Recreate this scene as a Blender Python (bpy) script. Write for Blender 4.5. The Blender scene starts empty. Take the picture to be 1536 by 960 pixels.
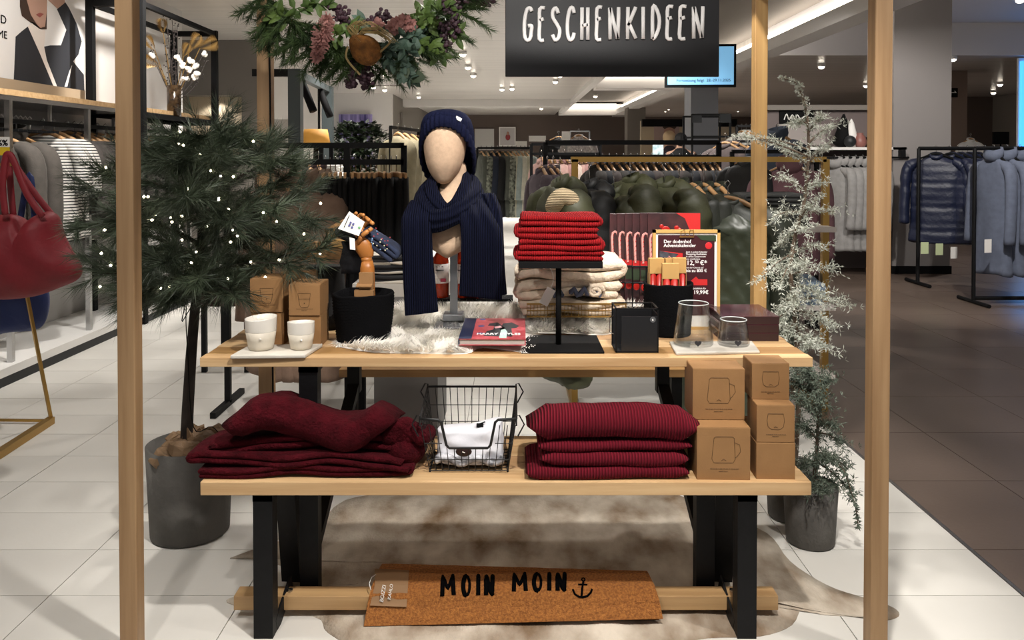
import bpy, math, random
from mathutils import Vector, Matrix, noise as mnoise
random.seed(7)
R = math.radians; PI = math.pi
S = bpy.context.scene
COL = S.collection

# ------------------------------------------------------------------ camera
F, H, PITCH, PPY = 1200.0, 1.355, R(1.0), 257.0       # focal length in pixels of the 1536x960 frame
cam = bpy.data.cameras.new('camera'); cam.sensor_width = 36; cam.lens = 36*F/1536
cam.shift_x = 0.0; cam.shift_y = -(480-PPY)/1536; cam.clip_start = .05; cam.clip_end = 100
co = bpy.data.objects.new('camera', cam); COL.objects.link(co)
co.location = (0, 0, H); co.rotation_euler = (R(90)-PITCH, 0, 0)
S.camera = co

# ------------------------------------------------------------------ world, lights, exposure
S.view_settings.view_transform = 'Standard'; S.view_settings.look = 'None'
S.view_settings.gamma = 1; S.view_settings.use_curve_mapping = False
S.view_settings.exposure = 0.5
w = bpy.data.worlds.new('world'); S.world = w; w.use_nodes = True
w.node_tree.nodes['Background'].inputs[0].default_value = (1.0, .96, .92, 1)
w.node_tree.nodes['Background'].inputs[1].default_value = .19

def spot(x, y, z, tx, ty, tz, power, angle=70, blend=.5, rad=.05, col=(1, .955, .90)):
    l = bpy.data.lights.new('spot', 'SPOT'); l.energy = power; l.spot_size = R(angle); l.spot_blend = blend
    l.shadow_soft_size = rad; l.color = col
    o = bpy.data.objects.new('spot_light', l); COL.objects.link(o); o.location = (x, y, z)
    o.rotation_euler = (Vector((tx, ty, tz))-Vector((x, y, z))).to_track_quat('-Z', 'Y').to_euler()
    return o
CEIL = 2.95
# track and downlight lamps of the shop (no fittings modelled here; first one is added to brighten wreath and sign)
KEY = [(.0, 1.0, 2.85, .05, 2.92, 1.95, 85, 62), (.45, 1.15, 2.8, .1, 2.55, .5, 190, 62), (-.9, .8, 2.8, -.5, 2.6, .6, 60, 60), (1.25, 3.9, 2.8, .9, 2.6, .5, 60, 80),
       (-1.6, 2.1, 2.8, -2.0, 3.0, 0, 70, 90), (-2.4, 4.4, 2.8, -3.5, 5.6, 1.3, 125, 90), (-1.9, 5.0, 2.8, -2.2, 5.2, 0, 80, 90),
       (1.7, 1.6, 2.8, 1.35, 2.4, 0, 95, 80), (.1, 3.5, 2.8, 0, 2.9, .8, 115, 70), (.6, 3.0, 2.8, 1.0, 4.3, .9, 110, 75),
       (-.6, 5.2, 2.8, -.8, 4.4, .4, 40, 80), (3.4, 5.4, 2.8, 4.3, 8.0, .9, 230, 80), (2.6, 7.2, 2.8, 3.6, 9.3, 1.2, 110, 80), (-2.5, 6.2, 2.8, -3.5, 7.3, 1.6, 120, 80)]
for k in KEY: spot(*k[:7], angle=k[7])
for (x, y, p) in [(-1.2, 7.5, 210), (1.2, 7.5, 170), (-2.8, 9.2, 230), (3.6, 4.4, 70), (-2, 12, 320), (1.5, 12, 320), (6, 10, 110), (-1.5, 18, 600), (2.5, 18, 600), (7, 16, 420), (0, 25, 800), (6, 25, 700)]:
    spot(x, y, 2.8, x, y+.3, 0, p, angle=125, blend=.8, rad=.12)

# ------------------------------------------------------------------ pixel helpers (frame 1536x960 -> world)
def ray(px, py):
    u, v = (px-768)/F, (PPY-py)/F
    return Vector((u, math.cos(PITCH)+v*math.sin(PITCH), -math.sin(PITCH)+v*math.cos(PITCH)))
def W(px, py, Y):
    d = ray(px, py); return Vector((0, 0, H))+d*(Y/d.y)
def G(px, py, z=0):
    d = ray(px, py); return Vector((0, 0, H))+d*((z-H)/d.z)
def proj(p):
    q = Vector(p)-Vector((0, 0, H)); f = q.y*math.cos(PITCH)-q.z*math.sin(PITCH); u = q.y*math.sin(PITCH)+q.z*math.cos(PITCH)
    return 768+F*q.x/f, PPY-F*u/f
def WX(px, Y): return (px-768)/F*Y
def WZ(py, Y): return W(768, py, Y).z

# ------------------------------------------------------------------ materials
def lin(h):
    h = h.lstrip('#'); c = [int(h[i:i+2], 16)/255 for i in (0, 2, 4)]
    return tuple(x/12.92 if x <= .04045 else ((x+.055)/1.055)**2.4 for x in c)
_M = {}
def M(name, col, rough=.6, metal=0, var=0, vscale=8, bump=0, bscale=40, stretch=(1, 1, 1), rib=None, ribdist=.004, sheen=0, trans=0, ior=1.45,
      emit=0, col2=None, spec=.5, stripes=None, ripples=0):
    if name in _M: return _M[name]
    m = bpy.data.materials.new(name); m.use_nodes = True; nt = m.node_tree; b = nt.nodes['Principled BSDF']
    c = lin(col) if isinstance(col, str) else col
    b.inputs['Base Color'].default_value = (*c, 1); b.inputs['Roughness'].default_value = rough; b.inputs['Metallic'].default_value = metal
    b.inputs['Specular IOR Level'].default_value = spec
    if sheen:
        b.inputs['Sheen Weight'].default_value = sheen; b.inputs['Sheen Roughness'].default_value = .4
        b.inputs['Sheen Tint'].default_value = (*[min(1, x*1.5+.1) for x in c], 1)
    if trans: b.inputs['Transmission Weight'].default_value = trans; b.inputs['IOR'].default_value = ior
    if emit: b.inputs['Emission Color'].default_value = (*c, 1); b.inputs['Emission Strength'].default_value = emit
    L = nt.links.new
    tc = nt.nodes.new('ShaderNodeTexCoord'); mp = nt.nodes.new('ShaderNodeMapping'); L(tc.outputs['Object'], mp.inputs[0])
    mp.inputs['Scale'].default_value = stretch
    if var or col2:
        n = nt.nodes.new('ShaderNodeTexNoise'); n.inputs['Scale'].default_value = vscale; n.inputs['Detail'].default_value = 5
        L(mp.outputs[0], n.inputs[0])
        r = nt.nodes.new('ShaderNodeValToRGB'); r.color_ramp.elements[0].position = .33; r.color_ramp.elements[1].position = .67
        c2 = lin(col2) if col2 else tuple(min(1, x*(1+var)) for x in c); c1 = c if col2 else tuple(x*(1-var) for x in c)
        r.color_ramp.elements[0].color = (*c1, 1); r.color_ramp.elements[1].color = (*c2, 1)
        L(n.outputs[0], r.inputs[0]); L(r.outputs[0], b.inputs['Base Color'])
    if stripes:
        cc, ax, per, duty = stripes
        sp = nt.nodes.new('ShaderNodeSeparateXYZ'); L(tc.outputs['Object'], sp.inputs[0])
        a = nt.nodes.new('ShaderNodeMath'); a.operation = 'MULTIPLY'; a.inputs[1].default_value = 1/per; L(sp.outputs[ax], a.inputs[0])
        fr = nt.nodes.new('ShaderNodeMath'); fr.operation = 'FRACT'; L(a.outputs[0], fr.inputs[0])
        g = nt.nodes.new('ShaderNodeMath'); g.operation = 'LESS_THAN'; g.inputs[1].default_value = duty; L(fr.outputs[0], g.inputs[0])
        mx = nt.nodes.new('ShaderNodeMix'); mx.data_type = 'RGBA'; L(g.outputs[0], mx.inputs[0])
        mx.inputs[6].default_value = (*c, 1); mx.inputs[7].default_value = (*lin(cc), 1); L(mx.outputs[2], b.inputs['Base Color'])
    hs = []
    if bump:
        n2 = nt.nodes.new('ShaderNodeTexNoise'); n2.inputs['Scale'].default_value = bscale; n2.inputs['Detail'].default_value = 6
        L(mp.outputs[0], n2.inputs[0]); hs.append((n2.outputs[0], bump))
    if rib:
        ax, per = rib
        wv = nt.nodes.new('ShaderNodeTexWave'); wv.wave_type = 'BANDS'; wv.bands_direction = ax; wv.inputs['Scale'].default_value = .314/per
        wv.inputs['Distortion'].default_value = ripples; wv.inputs['Detail'].default_value = 1
        L(tc.outputs['Object'], wv.inputs[0]); hs.append((wv.outputs[1], ribdist))
        if not var and not col2 and not stripes:
            mx = nt.nodes.new('ShaderNodeMix'); mx.data_type = 'RGBA'; L(wv.outputs[1], mx.inputs[0])
            mx.inputs[6].default_value = (*[x*.55 for x in c], 1); mx.inputs[7].default_value = (*[min(1, x*1.15) for x in c], 1)
            L(mx.outputs[2], b.inputs['Base Color'])
    prev = None
    for s, d in hs:
        bp = nt.nodes.new('ShaderNodeBump'); bp.inputs['Strength'].default_value = 1; bp.inputs['Distance'].default_value = d
        L(s, bp.inputs['Height'])
        if prev: L(prev.outputs[0], bp.inputs['Normal'])
        prev = bp
    if prev: L(prev.outputs[0], b.inputs['Normal'])
    _M[name] = m; return m

def wood(name, c1, c2, axis=0, rough=.5):
    st = [34, 34, 34]; st[axis] = 1.6
    return M(name, c1, rough, col2=c2, vscale=1.0, stretch=tuple(st), bump=.0006, bscale=3)

OAK = wood('oak', '#b8926a', '#9c7850', 0); OAKL = wood('oak_pale', '#cfae82', '#bb9568', 0); OAKD = wood('oak_deep', '#a8814f', '#8f6a40', 0)
OAKZ = wood('oak_upright', '#ad8c66', '#947350', 2)
BLACK = M('black_steel', '#08080a', .55, 0, spec=.25, var=.3, vscale=30, bump=.0006, bscale=90)
BLK2 = M('black_matt', '#070708', .8, spec=.2); CHROME = M('chrome', '#b8b8b8', .25, 1); GOLD = M('brass_gold', '#b08c4c', .35, .8)
DKMET = M('dark_metal', '#26282a', .5, .3)
KRAFT = M('kraft_card', '#906a41', .75, var=.06, vscale=14, bump=.0004, bscale=160); KRAFTD = M('kraft_ink', '#5a3f20', .8)
WHITE = M('white_paint', '#e4e2de', .5); PAPER = M('white_paper', '#ece9e4', .7)
BURG = M('burgundy_mohair', '#3d0810', .95, var=.3, vscale=30, bump=.008, bscale=120, sheen=.06, spec=.1)
BURGR = M('burgundy_rib', '#741425', .85, rib=('X', .0085), ribdist=.006, sheen=.05, spec=.15)
REDR = M('red_rib', '#a1181d', .85, rib=('X', .0056), ribdist=.004, sheen=.05, spec=.15)
NAVY = M('navy_knit', '#0c1026', .9, rib=('X', .0075), ribdist=.006, spec=.12)
NAVYH = M('navy_hat', '#0d1129', .9, bump=.002, bscale=200, spec=.12)
LINEN = M('linen', '#c4a78c', .9, var=.08, vscale=60, bump=.0008, bscale=300)
CREAM = M('cream_mohair', '#dccab4', .95, var=.12, vscale=25, bump=.008, bscale=70, sheen=.2)
FUR = M('fur_white', '#f8f4ec', .8, var=.04, vscale=12)
def thin_glass():
    m = bpy.data.materials.new('clear_glass'); m.use_nodes = True; nt = m.node_tree; nt.nodes.clear(); N = nt.nodes.new
    o = N('ShaderNodeOutputMaterial'); mx = N('ShaderNodeMixShader'); t = N('ShaderNodeBsdfTransparent'); g = N('ShaderNodeBsdfGlossy'); lw = N('ShaderNodeLayerWeight'); pw = N('ShaderNodeMath')
    t.inputs[0].default_value = (.95, .96, .96, 1); g.inputs['Roughness'].default_value = .02; lw.inputs[0].default_value = .25; pw.operation = 'MULTIPLY_ADD'; pw.inputs[1].default_value = .75; pw.inputs[2].default_value = .03
    L = nt.links.new; L(lw.outputs['Facing'], pw.inputs[0]); L(pw.outputs[0], mx.inputs[0]); L(t.outputs[0], mx.inputs[1]); L(g.outputs[0], mx.inputs[2]); L(mx.outputs[0], o.inputs[0]); return m
GLASS = thin_glass()
MARBLE = M('pale_stone', '#cbc5ba', .55, var=.1, vscale=9, bump=.0006, bscale=40)
CERAM = M('cream_ceramic', '#c9c0b0', .55, var=.06, vscale=20, bump=.001, bscale=60); GLAZE = M('white_glaze', '#ddd8cf', .2)
CONC = M('pot_concrete', '#55524e', .85, var=.22, vscale=7, bump=.002, bscale=60)
COIR = M('coir', '#7d4a1e', .95, col2='#a86c32', vscale=160, bump=.004, bscale=260)
INK = M('black_ink', '#040405', .9, spec=.05)

# ------------------------------------------------------------------ mesh helpers
class MB:
    def __init__(s): s.v = []; s.f = []
    def add(s, vs, fs):
        o = len(s.v); s.v += [tuple(p) for p in vs]; s.f += [tuple(i+o for i in f) for f in fs]; return s
    def box(s, c, d, rz=0, rx=0, ry=0):
        m = Matrix.Translation(c) @ Matrix.Rotation(rz, 4, 'Z') @ Matrix.Rotation(ry, 4, 'Y') @ Matrix.Rotation(rx, 4, 'X')
        x, y, z = d[0]/2, d[1]/2, d[2]/2
        return s.add([m @ Vector(p) for p in [(-x, -y, -z), (x, -y, -z), (x, y, -z), (-x, y, -z), (-x, -y, z), (x, -y, z), (x, y, z), (-x, y, z)]],
                     [(3, 2, 1, 0), (4, 5, 6, 7), (0, 1, 5, 4), (1, 2, 6, 5), (2, 3, 7, 6), (3, 0, 4, 7)])
    def b2(s, a, b): return s.box([(a[i]+b[i])/2 for i in range(3)], [abs(b[i]-a[i]) for i in range(3)])
    def loft(s, rings, cap=True, closed=True, loop=False):
        n = len(rings[0]); vs = [p for r in rings for p in r]; fs = []
        for j in range(len(rings)-1+(1 if loop else 0)):
            j2 = (j+1) % len(rings)
            for i in range(n if closed else n-1):
                i2 = (i+1) % n; fs.append((j*n+i, j*n+i2, j2*n+i2, j2*n+i))
        if cap and not loop and closed: fs += [tuple(range(n-1, -1, -1)), tuple((len(rings)-1)*n+i for i in range(n))]
        return s.add(vs, fs)
    def tube(s, pts, r, n=8, loop=False, flat=None):
        pts = [Vector(p) for p in pts]; rr = r if isinstance(r, (list, tuple)) else [r]*len(pts); rings = []; up = None
        for i, p in enumerate(pts):
            a = pts[i-1] if (i or loop) else p; b = pts[(i+1) % len(pts)] if (i < len(pts)-1 or loop) else p
            t = (b-a); t = t.normalized() if t.length > 1e-9 else Vector((0, 0, 1))
            if up is None: up = Vector((0, 0, 1)) if abs(t.z) < .9 else Vector((1, 0, 0))
            x = up-t*up.dot(t)
            if x.length < 1e-6: x = t.orthogonal()
            x.normalize(); y = t.cross(x); up = x
            rg = []
            for k in range(n):
                d = (x*math.cos(2*PI*k/n)+y*math.sin(2*PI*k/n))*rr[i]
                if flat: d = Vector((d.x*flat[0], d.y*flat[1], d.z*flat[2]))
                rg.append(p+d)
            rings.append(rg)
        return s.loft(rings, loop=loop)
    def bar(s, a, b, w, h=None):
        a, b = Vector(a), Vector(b); t = (b-a).normalized(); h = h or w
        x = t.cross(Vector((0, 0, 1))); x = Vector((1, 0, 0)) if x.length < 1e-3 else x.normalized()
        y = x.cross(t)
        rings = [[p+x*(w/2*sx)+y*(h/2*sy) for sx, sy in ((-1, -1), (1, -1), (1, 1), (-1, 1))] for p in (a, b)]
        return s.loft(rings)
    def lathe(s, prof, n=32, c=(0, 0, 0), ell=1.0):
        return s.loft([[(c[0]+r*math.cos(2*PI*k/n), c[1]+ell*r*math.sin(2*PI*k/n), c[2]+z) for k in range(n)] for r, z in prof])
    def ball(s, c, r, n=10, m=6):
        r = (r, r, r) if not isinstance(r, (tuple, list)) else r
        return s.loft([[(c[0]+r[0]*math.sin(PI*j/m)*math.cos(2*PI*k/n), c[1]+r[1]*math.sin(PI*j/m)*math.sin(2*PI*k/n), c[2]+r[2]*math.cos(PI*j/m)) for k in range(n)] for j in [.02]+list(range(1, m))+[m-.02]])
    def poly(s, pts, d):          # flat polygon extruded by vector d
        n = len(pts); d = Vector(d)
        return s.add([Vector(p) for p in pts]+[Vector(p)+d for p in pts], [tuple(range(n-1, -1, -1)), tuple(range(n, 2*n))]+[(i, (i+1) % n, n+(i+1) % n, n+i) for i in range(n)])
    def xf(s, m): s.v = [tuple(m @ Vector(p)) for p in s.v]; return s
    def build(s, name, mat, parent=None, smooth=False, bevel=0, sub=0, kind=None, label=None):
        me = bpy.data.meshes.new(name); me.from_pydata(s.v, [], s.f); me.update()
        if smooth: me.polygons.foreach_set('use_smooth', [True]*len(me.polygons))
        if mat: me.materials.append(mat)
        o = bpy.data.objects.new(name, me); COL.objects.link(o)
        if parent: o.parent = parent
        if bevel:
            b = o.modifiers.new('b', 'BEVEL'); b.width = bevel; b.segments = 2; b.limit_method = 'ANGLE'
        if sub: sm = o.modifiers.new('s', 'SUBSURF'); sm.levels = sub; sm.render_levels = sub
        if kind: o['kind'] = kind
        if label: o['label'] = label
        return o
def tag(o, label, cat, group=None):
    o['label'] = label; o['category'] = cat
    if group: o['group'] = group
    return o
def thing(name, label, cat, loc=(0, 0, 0), rz=0, group=None, scale=1):
    o = bpy.data.objects.new(name, None); COL.objects.link(o); o.location = loc; o.rotation_euler = (0, 0, rz); o.scale = (scale,)*3
    o.empty_display_size = .05
    return tag(o, label, cat, group)
def dup(root, loc, rz=None, label=None, group=None, mats=None, scale=None):
    def cp(o, par):
        c = o.copy(); COL.objects.link(c)
        if par: c.parent = par
        for ch in o.children: cp(ch, c)
        return c
    r = cp(root, None); r.location = loc
    if rz is not None: r.rotation_euler = (0, 0, rz)
    if scale: r.scale = (scale,)*3 if not isinstance(scale, tuple) else scale
    if label: r['label'] = label
    if group: r['group'] = group
    elif 'group' in r and label: del r['group']
    return r
def remat(root, a, b):
    for ch in root.children_recursive:
        if ch.type == 'MESH' and ch.data.materials and ch.data.materials[0] == a:
            k = ch.data.name+'|'+b.name
            me = bpy.data.meshes.get(k)
            if not me: me = ch.data.copy(); me.name = k; me.materials[0] = b
            ch.data = me
def struct(o): o['kind'] = 'structure'; return o
def nz(x, y=0, z=0): return mnoise.noise(Vector((x, y, z)))

# textile folded in layers: centreline path in (x,z) swept along y with rounded ends
def serp(w, n, gap, z0=0, start=-1, jit=0.0, seed=0, seg=10):
    pts = []; x = start; rnd = random.Random(seed)
    for k in range(n):
        z = z0+k*gap; a = w/2*(1+jit*rnd.uniform(-1, 1)); b = w/2*(1+jit*rnd.uniform(-1, 1))
        xs = [x*a+(-x*b-x*a)*i/seg for i in range(seg+1)]
        pts += [(q, z+jit*.25*gap*math.sin(6*q/w+k+seed)) for q in xs]
        if k < n-1:
            for i in range(1, 4): t = PI*i/4; pts.append((-x*(b+math.sin(t)*gap*.5), z+gap*(1-math.cos(t))/2))
        x = -x
    return pts
def fold(mb, path, t, y0, y1, amp=.004, seed=0, freq=5, rnd=None, ny=8, bow=None, xr=0):
    rnd = rnd or t/2; n = len(path); nrm = []
    for i in range(n):
        a = path[max(0, i-1)]; b = path[min(n-1, i+1)]; dx, dz = b[0]-a[0], b[1]-a[1]; l = math.hypot(dx, dz) or 1
        nrm.append((-dz/l, dx/l))
    ys = [(y0+rnd*(1-math.cos(PI/2*i/4)), math.sin(PI/2*i/4)) for i in range(4)]+[(y0+rnd+(y1-y0-2*rnd)*i/ny, 1) for i in range(ny+1)]+[(y1-rnd*(1-math.cos(PI/2*i/4)), math.sin(PI/2*i/4)) for i in range(3, -1, -1)]
    rings = []
    for y, e in ys:
        th = t/2*max(.12, e); L = []
        for sgn in (1, -1):
            idx = range(n) if sgn == 1 else range(n-1, -1, -1)
            for i in idx:
                x, z = path[i]; tx_ = 1
                if xr:
                    ed = min(abs(x-path[0][0]), abs(x-path[-1][0])); tx_ = math.sqrt(max(.30, 1-(1-min(1, ed/xr))**2))
                d = amp*nz(x*freq+seed*7.3, y*freq, z*freq*2+seed)
                zb = bow(x, y) if bow else 0
                q = 1+.5*nz(x*freq*2+seed, y*freq*2, 3.1)*min(1, amp/.004)*.4
                L.append((x+nrm[i][0]*(th*q*tx_*sgn)+d*.6, y+d*1.5, z+nrm[i][1]*(th*q*tx_*sgn)+d+zb))
            x, z = path[-1] if sgn == 1 else path[0]
            s2 = 1 if sgn == 1 else -1; j = n-1 if sgn == 1 else 0
            L.append((x+nrm[j][1]*th*.8*s2, y, z-nrm[j][0]*th*.8*s2+(bow(x, y) if bow else 0)))
        rings.append(L)
    o = len(mb.v); mb.loft(rings, cap=False); N_ = len(rings[0])
    for r_, fl in ((0, 0), (len(rings)-1, 1)):
        A = [o+r_*N_+i for i in range(n)]; B = [o+r_*N_+n+1+(n-1-i) for i in range(n)]; T1, T2 = o+r_*N_+n, o+r_*N_+2*n+1
        fs = [(A[i], A[i+1], B[i+1], B[i]) for i in range(n-1)]+[(A[n-1], T1, B[n-1]), (B[0], T2, A[0])]
        mb.f += [f[::-1] if fl == 0 else f for f in fs]
    return mb
def text(body, mat, parent, size, loc, rot=(R(90), 0, 0), bold=0, ext=.0006, align='LEFT', name='lettering', sx=1):
    c = bpy.data.curves.new(name, 'FONT'); c.body = body; c.size = size; c.extrude = ext; c.offset = bold; c.align_x = align; c.resolution_u = 3
    o = bpy.data.objects.new(name, c); COL.objects.link(o); o.location = loc; o.rotation_euler = rot; o.scale = (sx, 1, 1)
    c.materials.append(mat)
    me = bpy.data.meshes.new_from_object(o.evaluated_get(bpy.context.evaluated_depsgraph_get())); me.name = name
    bpy.data.objects.remove(o); bpy.data.curves.remove(c); o = bpy.data.objects.new(name, me); COL.objects.link(o); o.location = loc; o.rotation_euler = rot; o.scale = (sx, 1, 1)
    if not me.materials: me.materials.append(mat)
    if parent: o.parent = parent
    return o
def crv(pts, n=6):      # Catmull-Rom
    pts = [Vector(p) for p in pts]; out = []
    for i in range(len(pts)-1):
        p0, p1, p2, p3 = pts[max(0, i-1)], pts[i], pts[i+1], pts[min(len(pts)-1, i+2)]
        for k in range(n):
            t = k/n; out.append(.5*((2*p1)+(p2-p0)*t+(2*p0-5*p1+4*p2-p3)*t*t+(3*p1-p0-3*p2+p3)*t**3))
    return out+[pts[-1]]
O = [(.5+.5*math.sin(2*PI*k/14), .5+.5*math.cos(2*PI*k/14)) for k in range(15)]
GLY = {'G': [[(1, .9), (.8, 1), (.4, .97), (.1, .7), (.02, .4), (.1, .1), (.45, 0), (.8, .08), (.93, .3), (.97, .45), (.5, .45)]],
       'E': [[(1, 1), (.15, .97), (.1, .5), (.05, .03), (.85, 0)], [(.1, .62), (.8, .66)]],
       'S': [[(.8, .83), (.5, 1), (.15, .9), (.15, .7), (.6, .5), (.95, .3), (.8, .07), (.4, 0), (.1, .17)]],
       'C': [[(.95, .83), (.75, 1), (.35, .95), (.05, .6), (.05, .2), (.35, 0), (.75, .05), (.97, .22)]],
       'H': [[(.1, 1), (.05, 0)], [(.95, 1), (.95, 0)], [(.1, .44), (.95, .46)]],
       'N': [[(.08, 0), (.05, .98), (.1, .98), (.85, .02), (.9, .02), (.97, 1)]], 'I': [[(.5, 1), (.45, 0)]],
       'K': [[(.1, 1), (.05, 0)], [(.95, 1), (.12, .42)], [(.2, .5), (.95, .02)]],
       'D': [[(.12, 0), (.15, .98), (.6, .93), (.95, .65), (.9, .35), (.5, .08), (.12, 0)]], 'M': [[(.08, 0), (.12, 1), (.5, .35), (.85, 1), (.95, .05)]], 'O': [O]}
# ================================================================== SETTING
M_TL = M('floor_pale_tile', '#d3d0c9', .38, var=.05, vscale=1.5, bump=.0003, bscale=60); M_TD = M('floor_dark_tile', '#62544b', .3, var=.08, vscale=2, bump=.0003, bscale=60)
GROUT = M('grout_dark', '#6b665e', .9); GROUTL = M('grout_light', '#a79a8e', .9)
M_CEM = M('ceiling_metal', '#c9c4be', .32, .1, var=.1, vscale=2, stretch=(.15, 5, 1), bump=.004, bscale=1.6)
M_CEP = M('ceiling_plain', '#dedcdd', .7)
M_WH = M('wall_white', '#d6d3d0', .7); M_GREY = M('wall_grey', '#77716a', .75); M_TAUPE = M('wall_taupe', '#5d5049', .7); M_BEIGE = M('wall_beige', '#b9a98f', .7)
EMW = M('lamp_glow', '#fff2e0', .5, emit=9); EMC = M('cove_glow', '#fff4e6', .5, emit=5)
fl = struct(MB().b2((-6, .5, -.06), (1.585, 30, -.006)).build('floor', GROUT))
fd = struct(MB().b2((1.585, .5, -.06), (14, 30, -.006)).build('floor', GROUTL))
def tiles(par, xs, ys, mat, gap, base):
    tm = {}
    for i in range(len(xs)-1):
        for j in range(len(ys)-1):
            dx, dy = xs[i+1]-xs[i]-gap, ys[j+1]-ys[j]-gap; k = (round(dx, 3), round(dy, 3))
            if k not in tm:
                o = MB().box((0, 0, -.006), (dx, dy, .012)).build('tile', mat, par); tm[k] = o.data
            else:
                o = bpy.data.objects.new('tile', tm[k]); COL.objects.link(o); o.parent = par
            o.location = ((xs[i]+xs[i+1])/2, (ys[j]+ys[j+1])/2, random.uniform(-.0004, .0002))
def far_tiles(par, xs, ys, mat, gap):
    mb = MB()
    for i in range(len(xs)-1):
        for j in range(len(ys)-1): mb.b2((xs[i]+gap/2, ys[j]+gap/2, -.012), (xs[i+1]-gap/2, ys[j+1]-gap/2, 0))
    mb.build('far_tiles', mat, par, kind='stuff')
xl = [1.578]+[.97-.6*n for n in range(0, 11)]; xl.reverse()
yl = [2.451+.289*n for n in range(-4, 17)]; tiles(fl, xl, yl, M_TL, .003, 0)
far_tiles(fl, xl, [yl[-1]+.289*n for n in range(0, 80)], M_TL, .003)
xd = [1.592]+[2.03+.62*n for n in range(0, 9)]; yd = [2.74+.59*n for n in range(-3, 12)]; tiles(fd, xd, yd, M_TD, .004, 0)
far_tiles(fd, xd+[8, 10, 12, 14], [yd[-1]+.59*n for n in range(0, 36)], M_TD, .004)
struct(MB().b2((1.579, .5, -.004), (1.591, 29, .002)).build('trim_1', CHROME))

def sbox(name, a, b, mat): return struct(MB().b2(a, b).build(name, mat))
C1 = CEIL
sbox('ceiling', (-6, -.5, C1), (1.6, 30.2, C1+.3), M_CEM)
sbox('ceiling', (3.75, -.5, 3.35), (14, 12.2, 3.6), M_CEP); sbox('ceiling', (3.75, 11.95, C1-.08), (14, 30.2, 3.6), M_CEM); sbox('trim_9', (3.75, 11.9, C1-.08), (14, 11.95, 3.4), M_CEP)
sbox('ceiling', (1.6, -.5, C1+.28), (3.75, 30.2, C1+.4), M_GREY)
sbox('trim_2', (3.5, -.5, C1-.14), (3.8, 27, C1+.02), M_WH); sbox('trim_2', (3.72, -.5, C1), (3.8, 12, 3.6), M_CEP); sbox('trim_3', (1.6, -.5, C1-.1), (1.75, 27, C1+.02), M_WH)
sbox('trim_4', (1.75, 16.6, C1-.16), (3.5, 17.2, C1+.2), M_WH); sbox('trim_5', (1.6, 27, C1-.16), (3.75, 27.5, C1+.2), M_WH)
sbox('trim_6', (-6, 22, C1-.2), (1.6, 22.4, C1), M_WH)
for ci, (nm, a, b) in enumerate((('cove_light', (3.62, 0, C1+.1), (3.7, 16.5, C1+.13)), ('cove_light', (3.62, 17.3, C1+.1), (3.7, 26.9, C1+.13)), ('cove_light', (1.8, 26.85, C1+.05), (3.5, 26.95, C1+.2)), ('cove_light', (1.8, 16.45, C1+.05), (3.5, 16.58, C1+.2)), ('cove_light', (3.802, 0, C1+.01), (3.85, 11.8, C1+.05)))):
    tag(MB().b2(a, b).build(nm, EMC if ci in (0, 1, 4) else M('cove_glow_dim', '#fff4e6', .5, emit=2.2)), 'glowing light strip in the ceiling recess, '+{4: 'added unseen one on the outer side of its beam, brightening the right ceiling', 0: 'long one along its right edge nearer the camera', 1: 'long one along its right edge far off', 2: 'short one across its far end', 3: 'short one across the recess before the cross beam'}[ci], 'light')  # added unseen uplight on the beam's outer side brightens the plain right ceiling
sbox('wall_back', (-6, 30, 0), (14, 30.2, C1+.4), M_TAUPE)
sbox('wall_left', (-3.75, .8, 0), (-3.6, 8.75, C1), M_WH)
# grey wall with a lit niche
Y = 10.9; nx0, nx1, nz1, nz0 = WX(273, Y), WX(363, Y), WZ(143, Y), 1.25
sbox('wall_left_grey', (-6, Y, nz1), (-3.45, Y+.3, C1), M_GREY); sbox('wall_left_grey', (-6, Y, 0), (nx0, Y+.3, nz1), M_GREY)
sbox('wall_left_grey', (nx1, Y, 0), (-3.45, Y+.3, nz1), M_GREY); sbox('wall_left_grey', (nx0, Y, 0), (nx1, Y+.3, nz0), M_GREY)
sbox('wall_left_niche', (nx0, Y+.26, nz0), (nx1, Y+.3, nz1), M_BEIGE)
spot((nx0+nx1)/2, Y+.06, nz1-.04, (nx0+nx1)/2, Y+.26, nz0+.2, 9, angle=120, rad=.03)
sbox('wall_left_far', (-3.75, Y+.3, 0), (-3.6, 15.4, C1), M_WH)
sbox('wall_left_end', (-6, 20, 0), (-3.0, 20.2, C1), M_WH); sbox('wall_left_end', (-3.15, 20.2, 0), (-3.0, 30, C1), M_GREY)
# columns
COLM = M('column_grey', '#8d8886', .75)
x0 = 4.43
col = sbox('column', (x0, 9.3, 0), (5.1, 10.0, 3.36), COLM); sbox('baseboard_right', (x0-.015, 9.285, 0), (5.115, 10.02, .09), BLK2)
sbox('column', (WX(1036, 16), 16, 0), (WX(1077, 16), 16.6, C1-.1), M('column_blue', '#8b8f96', .7)); sbox('column', (WX(941, 24), 24, 0), (WX(968, 24), 24.6, C1-.1), M_GREY)
sbox('column', (WX(1422, 14), 14, 0), (WX(1450, 14), 14.5, C1-.08), M('column_tan', '#7d6a5d', .7))
# partition with an alcove on the right
ax0, ax1 = WX(1140, 9.8), WX(1342, 9.8)
sbox('wall_right', (ax0, 9.8, 0), (ax1, 9.95, 1.99), M('wall_alcove', '#6a5f5d', .7)); sbox('trim_7', (ax0-.02, 9.7, 1.93), (ax1, 9.8, 1.99), M_GREY)
sbox('wall_right_end', (WX(1450, 20), 20, 0), (14, 20.2, C1), M_TAUPE)
sbox('wall_right_side', (12, 8, 0), (12.2, 30, C1), M_GREY)
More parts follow.
